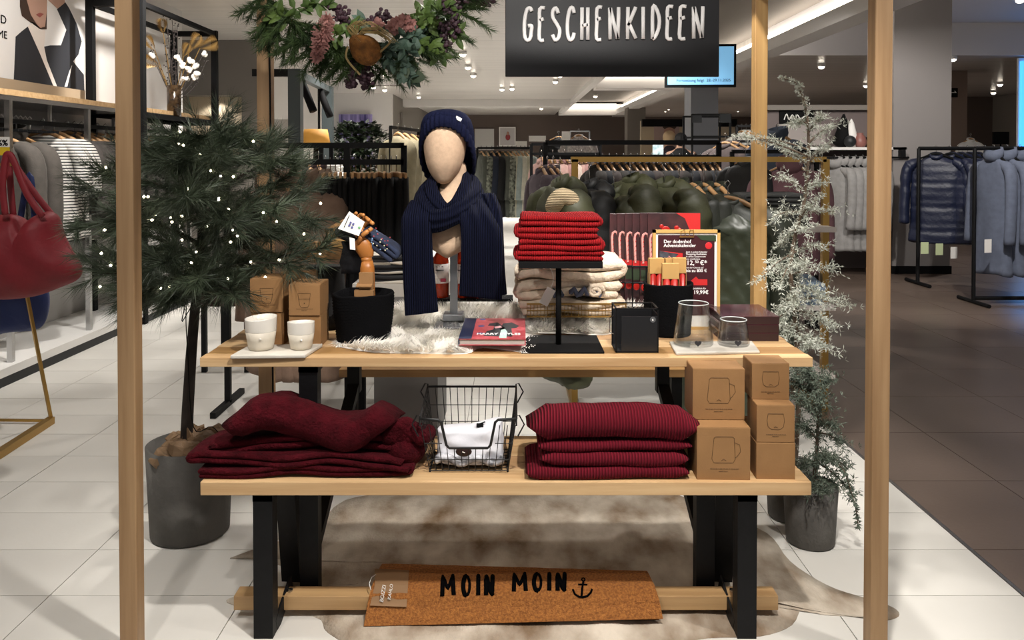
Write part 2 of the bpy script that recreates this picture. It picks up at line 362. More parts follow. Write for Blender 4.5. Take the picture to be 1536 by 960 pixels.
# dark shop portal far right of centre
sbox('wall_back_portal', (WX(966, 22), 22.5, 1.3), (WX(1110, 22), 22.7, WZ(180, 22)), M_BEIGE)
sbox('trim_8', (WX(966, 22), 22.3, WZ(189, 22)), (WX(1110, 22), 22.5, WZ(178, 22)), BLK2)

# ------------------------------------------------------------------ ceiling lamps
def downlight(x, y, z=None):
    z = z or C1
    t = thing('ceiling_spotlight', 'small round glowing spotlight set under the ceiling', 'light', (x, y, z), 0, 'ceiling spotlights')
    MB().lathe([(.06, 0), (.065, -.03), (.06, -.05), (.05, -.05), (.05, -.03)], 14).build('housing', WHITE, t, True)
    MB().lathe([(.05, -.045), (.045, -.065), (.025, -.082), (.001, -.086)], 12).build('lamp', EMW, t, True)
for (px, py) in [(694, 86), (578, 116), (577, 138), (560, 134), (702, 105), (710, 117), (753, 137), (768, 136), (814, 158), (812, 165), (840, 117), (833, 126), (893, 147), (910, 135), (998, 168), (1003, 165), (701, 157), (628, 148),
                 (642, 157), (1232, 104), (1299, 132), (1429, 93), (1490, 142), (1507, 152), (1500, 130), (1469, 172), (1509, 172), (1107, 168)]:
    p = G(px, py, C1-.09 if px < 1200 else C1-.17)
    if p.y < 29.5: downlight(p.x, p.y, C1 if px < 1200 else (3.35 if p.y < 11.8 else C1-.08))
p = G(1530, 3, 3.28); downlight(p.x, p.y, 3.35)
for (px, py) in [(1503, 56), (1436, 50)]:
    p = G(px, py, 3.3); t = tag(MB().lathe([(.01, -.1), (.07, -.09), (.09, -.05), (.09, 0)], 16, p-Vector((0, 0, -.05))).build('ceiling_speaker', M('speaker_beige', '#a69c92', .6), None, True), 'beige round ceiling fitting above the right aisle'+(', the larger one' if px > 1450 else ', the smaller one'), 'ceiling fitting')
for i, (px, py) in enumerate([(445, 68), (579, 128)]):
    p = G(px, py, C1-.01); t = thing('ceiling_vent', ['slim grey air vent in the ceiling left of the wreath', 'slim grey air vent in the ceiling below the wreath'][i], 'vent', p)
    for k in range(5): MB().box((-.3+.15*k, 0, -.01), (.12, .06, .015), rz=.5).build('slat', M_GREY, t)

# ------------------------------------------------------------------ hanging screen
Y = 8.0; a, b = W(1002, 127, Y), W(1100, 70, Y)
t = thing('hanging_screen', 'ceiling-hung flat screen showing pale blue, half hidden by the black sign', 'screen', ((a.x+b.x)/2, Y, a.z), R(-4))
wd, hh = b.x-a.x, b.z-a.z
MB().box((0, .03, hh/2), (wd+.05, .05, hh+.05)).build('casing', BLK2, t); MB().box((0, 0, hh/2), (wd, .01, hh)).build('display', M('screen_blue', '#7ab4dc', .4, emit=.5), t)
text('Fortsetzung folgt  28.-29.11.2025', M('ink_blue', '#2b4a66', .6), t, .04, (-.24, -.007, .03))
MB().tube([(0, .03, hh), (0, .03, C1-a.z)], .012).build('ceiling_rod', BLK2, t)

# ------------------------------------------------------------------ clothes
def cloth_mat(n, c, **k): return M(n, c, .92, **dict(dict(var=.1, vscale=20, bump=.0012, bscale=120, sheen=.12), **k))
def hanger(t, wood=True, hw=.2):
    if wood is None:
        return MB().tube([(.012, 0, .02), (0, 0, .034), (-.016, 0, .02), (0, 0, -.01), (0, 0, -.1)], .0026, 6).build('hook', CHROME, t, True)
    m = M('hanger_wood', '#b98f62', .5) if wood else BLK2
    MB().tube([(0, 0, .0), (.012, 0, .02), (.0, 0, .034), (-.016, 0, .02), (-.014, 0, .008)][::-1]+[(0, 0, -.02), (0, 0, -.055)], .0026, 6).build('hook', CHROME, t, True)
    MB().tube(crv([(-hw, 0, -.13), (-hw*.5, 0, -.085), (0, 0, -.055), (hw*.5, 0, -.085), (hw, 0, -.13)], 3), [.009]*4+[.013]*4+[.016]+[.013]*4, 6).build('hanger_bar', m, t, True)
def coat(name, label, cat, mat, length=.85, hw=.21, dp=.075, sl=.56, quilt=0, collar='band', group=None, seed=1, wood=True, flare=1.12, button=None, hood=0, zq=.07, sw=.055, closed=True):
    t = thing(name, label, cat, (0, 0, 0), 0, group); hanger(t, wood, hw*.8)
    N = 22; rings = []; K = 26
    for j in range(K+1):
        u = j/K; z = -.085-u*length
        if u*length < .085: q = u*length/.085; a = .055+(hw-.055)*math.sin(q*PI/2)**1.3; d = .035+(dp*.75-.035)*q
        else: q = (u*length-.085)/(length-.085); a = hw*(1-.06*math.sin(q*PI)+(flare-1)*q); d = dp*(.75+.3*q)
        rg = []
        for i in range(N):
            th = 2*PI*i/N; x = a*math.copysign(abs(math.cos(th))**.75, math.cos(th)); y = d*math.copysign(abs(math.sin(th))**.8, math.sin(th))
            f = 1+.16*u*nz(th*1.7+seed, z*1.2, seed)+.13*u*math.sin(7*th+seed)
            if quilt: f *= 1-quilt+quilt*abs(math.sin(PI*z/zq))**.5; x *= 1-quilt*.12+quilt*.12*abs(math.sin(PI*z/zq))**.5
            rg.append((x, y*f+.02*nz(x*4+seed, z*3)+.012*nz(x*11+seed, z*7, th), z+.01*math.sin(3*th+seed)*u))
        rings.append(rg)
    MB().loft(rings).build('body', mat, t, True)
    for s in (-1, 1):
        pts = crv([(s*(hw-.10), 0, -.135), (s*(hw-.02), 0, -.175), (s*(hw+.03), -.01, -.26), (s*(hw+.045), -.025, -.155-sl*.55), (s*(hw+.048), -.045, -.155-sl)], 5)
        rr = [(sw+.008-.014*i/(len(pts)-1))*(1+.06*nz(i*.6, s, seed))*(1-quilt*.6+quilt*.6*abs(math.sin(PI*i/2.6))**.5 if quilt else 1) for i in range(len(pts))]
        rr[0] *= .45; rr[1] *= .55; rr[2] *= .65; rr[3] *= .75; rr[4] *= .84; rr[5] *= .9; MB().tube(pts, rr, 10, flat=(.85, 1.15, 1)).build('sleeve', mat, t, True)
    if collar == 'band' or collar == 'big':
        h = .05 if collar == 'band' else .10; r0 = .06 if collar == 'band' else .085
        prof = [(r0*.9, -.105), (r0*1.05, -.105+h*.5), (r0*.95, -.105+h), (r0*.8, -.105+h), (r0*.75, -.1)]
        MB().loft([[(r*1.1*math.cos(2*PI*k/14), r*.8*math.sin(2*PI*k/14), z+.02*math.sin(2*PI*k/14)) for k in range(14)] for r, z in prof]).build('collar', mat, t, True)
    if hood:
        MB().ball((0, .06, -.14), (.14, .075, .095), 20, 12).build('hood', mat, t, True)
        tx = bpy.data.textures.get('cloth_clouds') or bpy.data.textures.new('cloth_clouds', 'CLOUDS'); tx.noise_scale = .09; tx.noise_depth = 2
        for ch in t.children:
            if ch.name.split('.')[0] in ('body', 'sleeve', 'hood'):
                sm = ch.modifiers.new('s', 'SUBSURF'); sm.levels = sm.render_levels = 1; dm = ch.modifiers.new('d', 'DISPLACE'); dm.texture = tx; dm.strength = .012 if quilt > .3 else .05; dm.mid_level = .5
    if button:
        for k in range(4): MB().ball((.015, -dp*.98, -.3-.13*k), (.012, .005, .012), 8, 5).build('button', button, t, True)
    return t
def trouser(name, label, cat, mat, length=.95, wd=.2, seed=0, group=None):
    t = thing(name, label, cat, (0, 0, 0), 0, group)
    MB().tube([(0, 0, .0), (.012, 0, .02), (0, 0, .034), (-.016, 0, .02)][::-1]+[(0, 0, -.05)], .0026, 6).build('hook', CHROME, t, True)
    MB().box((0, 0, -.07), (wd*2, .014, .03)).build('hanger_bar', M('hanger_wood', '#b98f62', .5), t, bevel=.004)
    rings = []
    for j in range(15):
        u = j/14; a = wd*(1-.1*u); d = .03+.035*u
        rings.append([(a*math.cos(th)*(1+.03*math.sin(9*u+seed)), d*math.sin(th)*(1+.3*u*math.sin(4*th+seed)), -.08-u*length) for th in [2*PI*i/18 for i in range(18)]])
    MB().loft(rings).build('leg_cloth', mat, t, True)
    return t
ORD = 'first second third fourth fifth sixth seventh eighth ninth tenth eleventh twelfth thirteenth fourteenth fifteenth sixteenth seventeenth eighteenth'.split()
def row(proto, a, b, n, rz, label, group, z, jit=.12, first=True, mats=None, skip=0, scales=(1, 1)):
    """n copies of proto between points a and b (x, y); label may be a list"""
    out = []
    for i in range(n):
        u = i/(n-1) if n > 1 else 0; x = a[0]+(b[0]-a[0])*u; y = a[1]+(b[1]-a[1])*u
        lb = label[i] if isinstance(label, list) else label.replace('{n}', ORD[i]); g = None if isinstance(label, list) and isinstance(group, str) is False else group
        r = rz+random.uniform(-jit, jit); sc = random.uniform(*scales)
        o = dup(proto, (x, y, z), r, lb, g, scale=sc)
        if mats:
            m = mats[i % len(mats)]; b0 = [c for c in o.children if c.name.split('.')[0] in ('body', 'leg_cloth')][0].data.materials[0]
            remat(o, b0, m)
        out.append(o)
    return out
def kill(root):
    for c in list(root.children_recursive)+[root]: bpy.data.objects.remove(c)
def rack(label, a, b, z, mat, wd=.03, depth=.4, low=None, top2=None, legs=True, name='clothes_rack', round_=False):
    """rail from a to b (x,y) at height z, an upright at each end with a foot across"""
    a, b = Vector((a[0], a[1], 0)), Vector((b[0], b[1], 0)); t = thing(name, label, 'clothes rack', a); d = (b-a); n = Vector((-d.y, d.x, 0)).normalized()
    f = (lambda m, p, q: m.tube([p, q], wd/2, 8)) if round_ else (lambda m, p, q: m.bar(p, q, wd))
    f(MB(), (0, 0, z), tuple(Vector((0, 0, z))+d)).build('rail', mat, t)
    for p in (Vector((0, 0, 0)), d):
        f(MB(), tuple(p+Vector((0, 0, wd/2))), tuple(p+Vector((0, 0, z+(top2 or 0))))).build('upright', mat, t)
        f(MB(), tuple(p-n*depth/2+Vector((0, 0, wd/2))), tuple(p+n*depth/2+Vector((0, 0, wd/2)))).build('foot', mat, t)
    if top2: f(MB(), (0, 0, z+top2), tuple(Vector((0, 0, z+top2))+d)).build('top_bar', mat, t)
    if low: f(MB(), (0, 0, low), tuple(Vector((0, 0, low))+d)).build('low_bar', mat, t)
    return t

# ---- right: navy puffer jackets and blue-grey coats on two black racks
PUF = M('puffer_navy', '#111830', .45, bump=.004, bscale=35)
BLUEG = cloth_mat('wool_bluegrey', '#5c6375')
rack('round-tube black rack holding the navy quilted jackets by the grey column', (WX(1378, 8.5), 8.5), (WX(1590, 8.5), 8.5), 1.45, BLACK, .04, .5, round_=True)
p = coat('puffer_jacket', 'x', 'jacket', PUF, .93, .25, .085, .66, quilt=.42, hood=1, zq=.062, wood=False, sw=.075, flare=1.08, seed=3)
lb = ['navy quilted puffer jacket on black rack, the front one facing out in full', 'navy puffer jacket second from the column on the black rack', 'navy puffer jacket third from the column on the black rack', 'navy puffer jacket fourth from the column on the black rack', 'navy puffer jacket fifth from the column on the black rack', 'navy puffer jacket next to the blue-grey coats']
for i in range(6):
    o = dup(p, (WX(1412+13*i if i else 1404, 8.5), 8.5, 1.45), R(-30 if i == 0 else -66), lb[i]); o['group'] = 'navy puffer jackets on the black rack'
kill(p)
rack('black rack with rounded tube legs holding the blue-grey wool coats', (WX(1462, 7.4), 7.4), (WX(1690, 7.4), 7.4), 1.44, BLACK, .036, .5, round_=True, low=.05)
p = coat('wool_coat', 'x', 'coat', BLUEG, 1.08, .17, .075, .72, collar='big', wood=False, sw=.052, seed=5)
for i in range(5):
    o = dup(p, (WX(1490+20*i, 7.4), 7.4, 1.44), R(-74+4*i), ['blue-grey wool coat with big collar nearest the navy jackets', 'blue-grey wool coat second on its rack with three cuff buttons', 'blue-grey wool coat third on its rack', 'blue-grey wool coat fourth on its rack', 'blue-grey wool coat fifth on its rack at the picture edge'][i])
    o['group'] = 'blue-grey wool coats on the black rack'
kill(p)
for i, (px, py) in enumerate([(1387, 372), (1409, 374), (1431, 379), (1482, 369)]):
    q = W(px, py, 8.25 if i < 3 else 7.15); m = MB().box((0, 0, 0), (.08, .002, .12), rz=.1*i).build('price_tag', M('tag_green', '#b8c49a', .6) if i < 2 else PAPER)
    m.location = q; tag(m, ['pale green hang tag below the first navy jacket', 'narrow green hang tag below the navy jackets', 'white hang tag below the navy jackets', 'small hang tag at the cuff of a blue-grey coat'][i], 'tag')
# ---- right middle: grey coats on a rail under the alcove shelf
GREYW = cloth_mat('wool_grey', '#8c8a88')
shz = WZ(221, 9.4)
t = thing('wall_shelf', 'white display shelf running above the light grey coats', 'shelf', (ax0+.1, 9.4, shz)); MB().b2((0, -.1, -.03), (ax1-ax0-.2, .4, 0)).build('board', WHITE, t)
MB().tube([(0, -.15, -.12), (ax1-ax0-.2, -.15, -.12)], .012).build('rail', BLACK, t)
for k in range(2): MB().b2((.05+k*(ax1-ax0-.35), -.18, -.12), (.1+k*(ax1-ax0-.35), .38, -.03)).build('bracket', BLACK, t)
p = coat('wool_coat', 'x', 'coat', GREYW, .98, .18, .07, .66, collar='big', wood=False, sw=.055, seed=9)
for i in range(7):
    o = dup(p, (WX(1252+10.5*i, 9.22), 9.22, shz-.12), R(-50 if i == 0 else -76), ['light grey wool coat on the rail, foremost with hood-like collar'] [0] if i == 0 else 'light grey wool coat in the row behind the foremost, %s' % ['second', 'third', 'fourth', 'fifth', 'sixth', 'seventh by the post'][i-1])
    o['group'] = 'light grey coats on the alcove rail'
kill(p)
MB_ = MB
q = W(1277, 198, 9.5); o = MB().lathe([(.06, 0), (.085, .03), (.06, .1), (.03, .17), (.004, .2)], 16).build('decor_cone', WHITE, None, True); o.location = (q.x, q.y, shz); o.scale = (1, 1, 1.7); tag(o, 'white teardrop cone ornament on the alcove shelf', 'ornament')
o = MB().lathe([(.05, 0), (.13, .05), (.1, .15), (.05, .3), (.01, .4)], 12).build('decor_tree', BLK2, None, True); o.location = (WX(1265, 9.55), 9.55, shz); tag(o, 'dark cone-shaped little tree on the alcove shelf', 'ornament')
o = MB().lathe([(.05, 0), (.08, .05), (.06, .12), (.035, .15), (.04, .17)], 14).build('vase', M('vase_rose', '#8a5a52', .4), None, True); o.location = (WX(1287, 9.5), 9.45, shz); tag(o, 'rose coloured vase on the alcove shelf beside the white cone', 'vase')
o = MB().ball((0, 0, .07), (.07, .07, .07), 12, 8).build('round_vase', DKMET, None, True); o.location = (WX(1272, 9.45), 9.4, shz); tag(o, 'dark round vase on the alcove shelf in front of the dark tree', 'vase')
o = MB().b2((-.09, -.05, 0), (.09, .05, .12)).build('storage_box', BLK2); o.location = (WX(1299, 9.5), 9.5, shz); tag(o, 'black box at the end of the alcove shelf', 'box')
t = thing('wall_sign', 'black board with white script on the alcove wall behind the frosted tree', 'sign', W(1195, 176, 9.78)); MB().box((0, 0, 0), (.42, .03, .16)).build('board', BLK2, t)
MB().tube(crv([(-.16, -.02, -.03), (-.13, -.02, .04), (-.1, -.02, -.03), (-.06, -.02, .03), (-.03, -.02, -.03), (0, -.02, .03), (.04, -.02, -.02), (.1, -.02, .02)], 4), .007, 5).build('lettering', PAPER, t)
o = MB().b2((WX(1168, 9.7), 9.74, 1.5), (WX(1240, 9.7), 9.79, 1.76)).build('alcove_board', M('panel_greige', '#948c88', .7)); tag(o, 'pale grey back panel of the alcove above the shelf', 'panel')
# ---- blue lit panel and far right corner
t = thing('light_box', 'tall bright blue light panel at the far right', 'light panel', (WX(1532, 12), 12, .9)); MB().b2((0, 0, 0), (1.2, .06, 1.9)).build('glow_sheet', M('glow_blue', '#3f96ee', .5, emit=1.6), t); MB().b2((-.02, .06, -.9), (1.22, .1, 1.95)).build('frame', WHITE, t)
t = thing('wall_sign', 'small black shop sign with pale letters on the far right rack', 'sign', W(1501, 207, 13.0)); MB().box((0, 0, 0), (.26, .03, .2)).build('board', BLK2, t); MB().tube([(0, 0, -.1), (0, 0, -.25)], .012).build('post', BLK2, t)
o = coat('white_blouse', 'white blouse displayed above the far right racks', 'blouse', M('blouse_white', '#e6e4e0', .8), .5, .17, .07, .4, seed=2); o.location = W(1456, 203, 13.5)
rack('low dark rack in the far right corner', (WX(1425, 13.6), 13.6), (WX(1560, 13.6), 13.6), 1.5, BLACK)
p = coat('dark_jacket', 'x', 'jacket', M('jacket_dark', '#2b2624', .9), .6, .2, .08, .5, seed=4)
row(p, (WX(1432, 13.6), 13.6), (WX(1530, 13.6), 13.6), 5, R(60), 'dark jacket, {n} on the low rack in the far right corner', 'dark jackets in the far right corner', 1.5); kill(p)
t = thing('arrow_sign', 'small dark arrow sign on the tan column', 'sign', W(1430, 139, 13.982)); MB().box((0, 0, 0), (.14, .03, .16)).build('board', BLK2, t); MB().tube([(-.04, -.02, 0), (.04, -.02, 0), (.01, -.02, .03)], .008, 5).build('arrow', PAPER, t)

# ---- middle right: brass rack with olive coats and shelves
GY = 4.25
bx0, bx1 = WX(862, GY), WX(1238, GY); bz = WZ(239, GY)
t = thing('brass_rack', 'brass square-tube rack with olive coats and shelves at its end', 'clothes rack', (bx0, GY, 0))
wd = bx1-bx0; w_ = .034
MB().bar((-.02, 0, bz), (wd, 0, bz), w_, .028).build('rail', GOLD, t)
for x in (0, WX(1140, GY)-bx0, wd):
    MB().bar((x, 0, 0), (x, 0, bz), w_).build('upright', GOLD, t); MB().bar((x, -.02, .015), (x, .45, .015), w_).build('foot', GOLD, t)
shx0, shx1 = WX(1118, GY)-bx0, WX(1246, GY)-bx0-.02
for zz, y in ((WZ(338, GY), 0), (WZ(452, GY), 0), (WZ(552, GY), 0)): MB().b2((shx0+.02, -.13, zz-.025), (shx1, .3, zz)).build('shelf', M('shelf_pale', '#d8cfc8', .6), t)
OLIVE = M('olive_nylon', '#3e4029', .6, bump=.003, bscale=12, stretch=(1, 1, 2.5)); BLKN = M('black_nylon', '#0d0e10', .6, bump=.006, bscale=9)
GREENQ = M('green_quilt', '#272c22', .5, bump=.004, bscale=10)
lab = {}
pO = coat('olive_parka', 'x', 'parka', OLIVE, .82, .23, .13, .66, quilt=.14, hood=1, zq=.13, sw=.085, seed=11, wood=None)
pB = coat('black_parka', 'x', 'parka', BLKN, .82, .22, .12, .66, quilt=.12, hood=1, zq=.13, sw=.08, seed=12, wood=None)
pG = coat('green_jacket', 'x', 'jacket', GREENQ, .78, .21, .11, .64, quilt=0, collar='band', sw=.075, seed=13)
def place(p, px, rz, label, dz=0, dy=0, s=1, group=None): return dup(p, (WX(px, GY), GY+dy, bz+dz), R(rz), label, group, scale=s)
place(pO, 838, -72, 'olive parka with turned-up cream cuff at the left end of the brass rail', -.03, -.12, (1, 1, 1.22))
place(pB, 884, -80, 'black padded parka with hood between the olive parkas on the brass rail', -.06)
place(pO, 921, -74, 'short olive hooded parka right of the black one', -.09, 0, .97)
place(pO, 946, -80, 'olive hooded parka with raised hood in mid-rail', -.03)
place(pO, 994, -62, 'olive hooded parka whose puffy hood faces the aisle', -.05, -.05, 1.02)
for i, px in enumerate((1019, 1039, 1056, 1074)): place(pG, px, -74, 'dark green jacket on wooden hanger, %s of four on the brass rail' % ['first', 'second', 'third', 'fourth'][i], -.08 if i else -.06)
kill(pO); kill(pB); kill(pG)
# quilted dark green coat hanging lowest by the right post: diamond quilting in relief
t = coat('quilted_coat', 'long dark green diamond-quilted coat beside the right rear post', 'coat', GREENQ, 1.12, .24, .13, .7, sw=.085, seed=15); t.location = (WX(1092, GY-.2), GY-.2, bz-.14); t.rotation_euler.z = R(-30)
bd = [c for c in t.children if c.name.startswith('body')][0]; me = bd.data
qm = MB(); rings = []
for j in range(61):
    u = j/60; z = -.12-u*1.1; a = .215+.05*u; d = .115+.04*u; rg = []
    q_ = min(1, .45+.55*math.sin(min(1, u/.09)*PI/2)); a *= q_; d *= q_
    for i in range(72):
        th = 2*PI*i/72; s_ = th*a*1.0
        g = min(abs(math.sin((s_*1.15+z)*PI/.085)), abs(math.sin((s_*1.15-z)*PI/.085)))**.4
        rg.append((a*math.copysign(abs(math.cos(th))**.75, math.cos(th))*(1+.10*g), d*math.copysign(abs(math.sin(th))**.8, math.sin(th))*(1+.2*g), z))
    rings.append(rg)
qm.loft(rings).build('quilting', M('green_quilt2', '#363c2e', .38), t, True)
# cream turned-up cuff of the left parka
o = MB().tube(crv([(0, 0, .0), (.05, -.03, .07), (.1, -.03, .05), (.11, -.02, -.03)], 5), [.03, .04, .045, .05, .05, .05, .05, .045, .045, .045, .045, .04, .04, .04, .035, .03], 12).build('lining_cuff', M('cream_lining', '#c2ae8c', .95, rib=('Z', .008)), None, True)
par = [x for x in S.objects if x.name.startswith('olive_parka')][0]; bpy.context.view_layer.update()
par = [x for x in S.objects if x.get('label', '').startswith('olive parka with turned-up')][0]
o.parent = par; bpy.context.view_layer.update(); o.matrix_parent_inverse = Matrix(); q = W(826, 318, GY-.34); o.matrix_world = Matrix.Translation(q)
# folded piles on the brass rack shelves
def pile(name, labels, mats, n, c, w, d, t, group, cat='folded clothes', layers=2, amp=.006, x0=0):
    z = c[2]
    for i in range(n):
        mb = MB(); fold(mb, serp(w*random.uniform(.93, 1.03), layers, t, t/2, random.choice((-1, 1)), .04, i, 8), t*.96, -d/2, d/2, amp, i+x0, ny=4)
        o = mb.build(name, mats[i % len(mats)], None, True); o.location = (c[0]+random.uniform(-.01, .01), c[1], z); z += layers*t+.001
        tag(o, labels[i] if isinstance(labels, list) else labels, cat, group)
    return z
DG = cloth_mat('fleece_dark', '#3c3d3c'); JEAN = cloth_mat('denim_pale', '#7f93a8')
pile('folded_sweater', ['dark grey folded sweater at the bottom of the brass rack pile', 'dark grey folded sweater second from bottom of its pile', 'dark grey folded sweater third from bottom of its pile', 'dark grey folded sweater on top of the brass rack pile'], [DG], 4, (WX(1160, GY), GY+.05, WZ(338, GY)), .3, .3, .021, 'dark sweaters on the brass rack shelf', amp=.004)
pile('folded_jeans', ['pale blue folded jeans lowest on the middle brass shelf', 'pale blue folded jeans second on the middle brass shelf', 'pale blue crumpled jeans on top of the middle brass shelf'], [JEAN], 3, (WX(1183, GY), GY+.05, WZ(452, GY)), .3, .3, .02, 'pale jeans on the brass rack shelf', amp=.02)
MAUVE = cloth_mat('wool_mauve', '#6d4d52'); SLATE = cloth_mat('wool_slate', '#3d4554')
o = coat('mauve_blazer', 'mauve wool blazer with dark button hanging behind the frosted tree', 'blazer', MAUVE, .78, .22, .1, .6, collar='big', button=BLK2, sw=.065, seed=21); o.location = (WX(1184, 6.0), 6.0, 1.36); o.rotation_euler.z = R(-20)
o = coat('blue_jacket', 'slate blue jacket hanging behind the right rear post', 'jacket', SLATE, .9, .22, .1, .6, collar='big', sw=.07, seed=22); o.location = (WX(1166, 6.6), 6.6, 1.6); o.rotation_euler.z = R(-60)
o = coat('black_trousers_coat', 'long black coat hanging between the brass rack and the right rear post', 'coat', BLKN, 1.2, .2, .09, .7, seed=24); o.location = (WX(1118, 6.2), 6.2, 1.4); o.rotation_euler.z = R(-60)
rack('dark rack behind the brass rack holding the mauve blazer', (WX(1098, 6.3), 6.3), (WX(1225, 6.3), 6.3), 1.4, BLACK, .03)
# ---- left rack of black square tube: brown coats and black trousers
RY = 4.35; rz_ = WZ(243, RY)
rack('black square-tube rack with brown coats and black trousers behind the pine', (WX(340, RY), RY), (WX(606, RY), RY), rz_, BLACK, .03, .45, top2=.09)
MB_t = [o for o in S.objects if o.get('label', '').startswith('black square-tube rack with brown')][0]
MB().bar((WX(521, RY)-WX(340, RY), 0, .02), (WX(521, RY)-WX(340, RY), 0, rz_+.1), .034).build('upright', BLACK, MB_t)
for k in (482, 497): MB().bar((WX(k, RY)-WX(340, RY), 0, rz_), (WX(k, RY)-WX(340, RY), 0, rz_+.09), .02).build('divider', BLACK, MB_t)
BROWN = cloth_mat('wool_brown', '#7d6555'); BLKC = M('black_cloth', '#0c0b0c', .9, sheen=.1, bump=.001, bscale=60); WINE = cloth_mat('wine_cloth', '#2c1518')
p = coat('brown_coat', 'x', 'coat', BROWN, 1.0, .22, .1, .7, collar='big', sw=.07, seed=31)
for i, px in enumerate((402, 424, 440, 458, 478)):
    o = dup(p, (WX(px, RY), RY, rz_-.05), R(-58), ['brown wool coat on the black rack, farthest left beside the rear post', 'brown wool coat second on the black rack', 'brown wool coat in the middle of five', 'brown wool coat fourth on the black rack', 'brown wool coat next to the black trousers'][i]); o['group'] = 'brown coats on the black rack'
kill(p)
p = coat('wine_blouse', 'x', 'blouse', WINE, .7, .19, .07, .5, seed=33)
row(p, (WX(437, RY+.5), RY+.5), (WX(478, RY+.5), RY+.5), 4, R(-70), 'dark wine blouse, {n} of four hanging behind the brown coats', 'dark wine tops behind the brown coats', rz_+.03); kill(p)
p = trouser('black_trousers', 'x', 'trousers', BLKC, 1.02, .2, 3)
for i in range(16):
    o = dup(p, (WX(488+7.6*i, RY), RY, rz_), R(-80+random.uniform(-5, 5)), 'black trousers on wooden clip hanger, %s of the dense row left of the mannequin' % ORD[i]); o['group'] = 'black trousers on the black rack'
kill(p)
# cream coats, plant, lamp and the standing frame at left rear
rack('black rack with cream coats left of the mannequin', (WX(586, 7.6), 7.6), (WX(628, 8.6), 8.6), WZ(193, 8), BLACK, .03)
p = coat('cream_coat', 'x', 'coat', cloth_mat('cream_coat_cloth', '#80775f'), .98, .2, .08, .62, collar='none', seed=41)
for i in range(4):
    u = i/3; o = dup(p, (WX(597+30*u, 7.6+u), 7.6+u, WZ(193, 8)), R(-50), ['cream shaggy coat at the front of its rack left of the mannequin', 'second cream coat on the rack left of the mannequin', 'third cream coat on the rack left of the mannequin', 'rearmost cream coat beside the mannequin hat'][i]); o['group'] = 'cream coats left of the mannequin'
kill(p)
t = thing('spotlight_frame', 'dark grey gallows frame with two black spotlights at left rear', 'display frame', (WX(444, 6.6), 6.6, 0))
fx = WX(492, 8.2)-WX(444, 6.6); zt = WZ(104, 6.6); GRF = M('frame_grey', '#3f4748', .5)
MB().bar((0, 0, 0), (0, 0, zt), .1).build('upright', GRF, t); MB().bar((fx, 1.6, 0), (fx, 1.6, zt), .1).build('upright', GRF, t)
MB().bar((0, 0, zt-.03), (fx, 1.6, zt-.03), .06).build('top_bar', GRF, t); MB().bar((-.35, 0, zt-.03), (0, 0, zt-.03), .06).build('side_bar', BLACK, t)
for k in (.2, .75):
    b = Vector((fx*k, 1.6*k, zt-.05)); MB().tube([b, b+Vector((.03, -.02, -.12)), b+Vector((.1, -.05, -.28))], [.014, .034, .034], 12).build('spotlight', BLK2, t, True)
    MB().tube([b+Vector((-.02, 0, 0)), b+Vector((-.02, 0, -.9))], .012).build('hanging_rod', BLACK, t)
t = thing('table_lamp', 'table lamp with ochre and white shade behind the black rack', 'lamp', (WX(474, 7.0), 7.0, 1.2))
MB().lathe([(.07, 0), (.03, .03), (.02, .25)], 14).build('base', BLK2, t, True); MB().lathe([(.13, .25), (.1, .4), (.085, .4), (.12, .25)], 20).build('lamp_shade', M('shade_ochre', '#c58c3c', .7, emit=.25), t, True)
t = thing('white_table', 'white display table under the lamp behind the black rack', 'table', (WX(474, 7.0), 7.0, 0)); MB().b2((-.35, -.3, 1.16), (.35, .3, 1.2)).build('tabletop', WHITE, t)
for sx in (-.32, .32):
    for sy in (-.27, .27): MB().bar((sx, sy, 0), (sx, sy, 1.16), .03).build('leg', WHITE, t)
pile('folded_shirt', ['white shirt folded on the white table, bottom one', 'white shirt folded on the white table, middle one', 'white shirt folded on the white table, top one'], [PAPER], 3, (WX(486, 6.9), 6.85, 1.201), .3, .25, .015, 'white shirts under the lamp')
t = thing('standing_mirror', 'upright grey framed panel leaning at the white wall left rear', 'panel', (WX(422, 7.4), 7.4, 0)); MB().b2((-.15, 0, .1), (.15, .03, WZ(179, 7.4))).build('panel', M('panel_pale', '#b9b7b3', .4), t); MB().bar((.16, 0, 0), (.16, 0, WZ(178, 7.4)), .03).build('frame', GRF, t)
# leafy indoor tree
t = thing('leafy_plant', 'bushy dark green indoor tree at left rear', 'plant', (WX(538, 9.2), 9.2, 0)); LEAFD = M('leaf_dark', '#1d2a16', .45, var=.3, vscale=14)
MB().lathe([(.2, 0), (.24, .4), (.2, .4)], 18).build('pot', CONC, t, True); MB().tube(crv([(0, 0, .3), (.03, 0, .8), (-.02, .02, 1.3), (0, 0, 1.6)], 4), [.03]*13, 7).build('stem', M('bark', '#3a2e26', .9), t, True)
mb = MB(); rr = random.Random(4)
for i in range(3600):
    a = rr.uniform(0, 2*PI); v = rr.random()**.5; z = 1.3+.45*rr.uniform(-1, 1); r = .45*v*math.sqrt(max(.05, 1-((z-1.3)/.5)**2))
    c = Vector((r*math.cos(a), r*math.sin(a), z)); u = Vector((rr.uniform(-1, 1), rr.uniform(-1, 1), rr.uniform(-.6, .5))).normalized()*.075; s_ = u.cross(Vector((0, 0, 1))).normalized()*.026
    mb.add([c, c+u*.5+s_, c+u, c+u*.5-s_], [(0, 1, 2, 3)])
mb.build('leaves', LEAFD, t, kind='stuff')
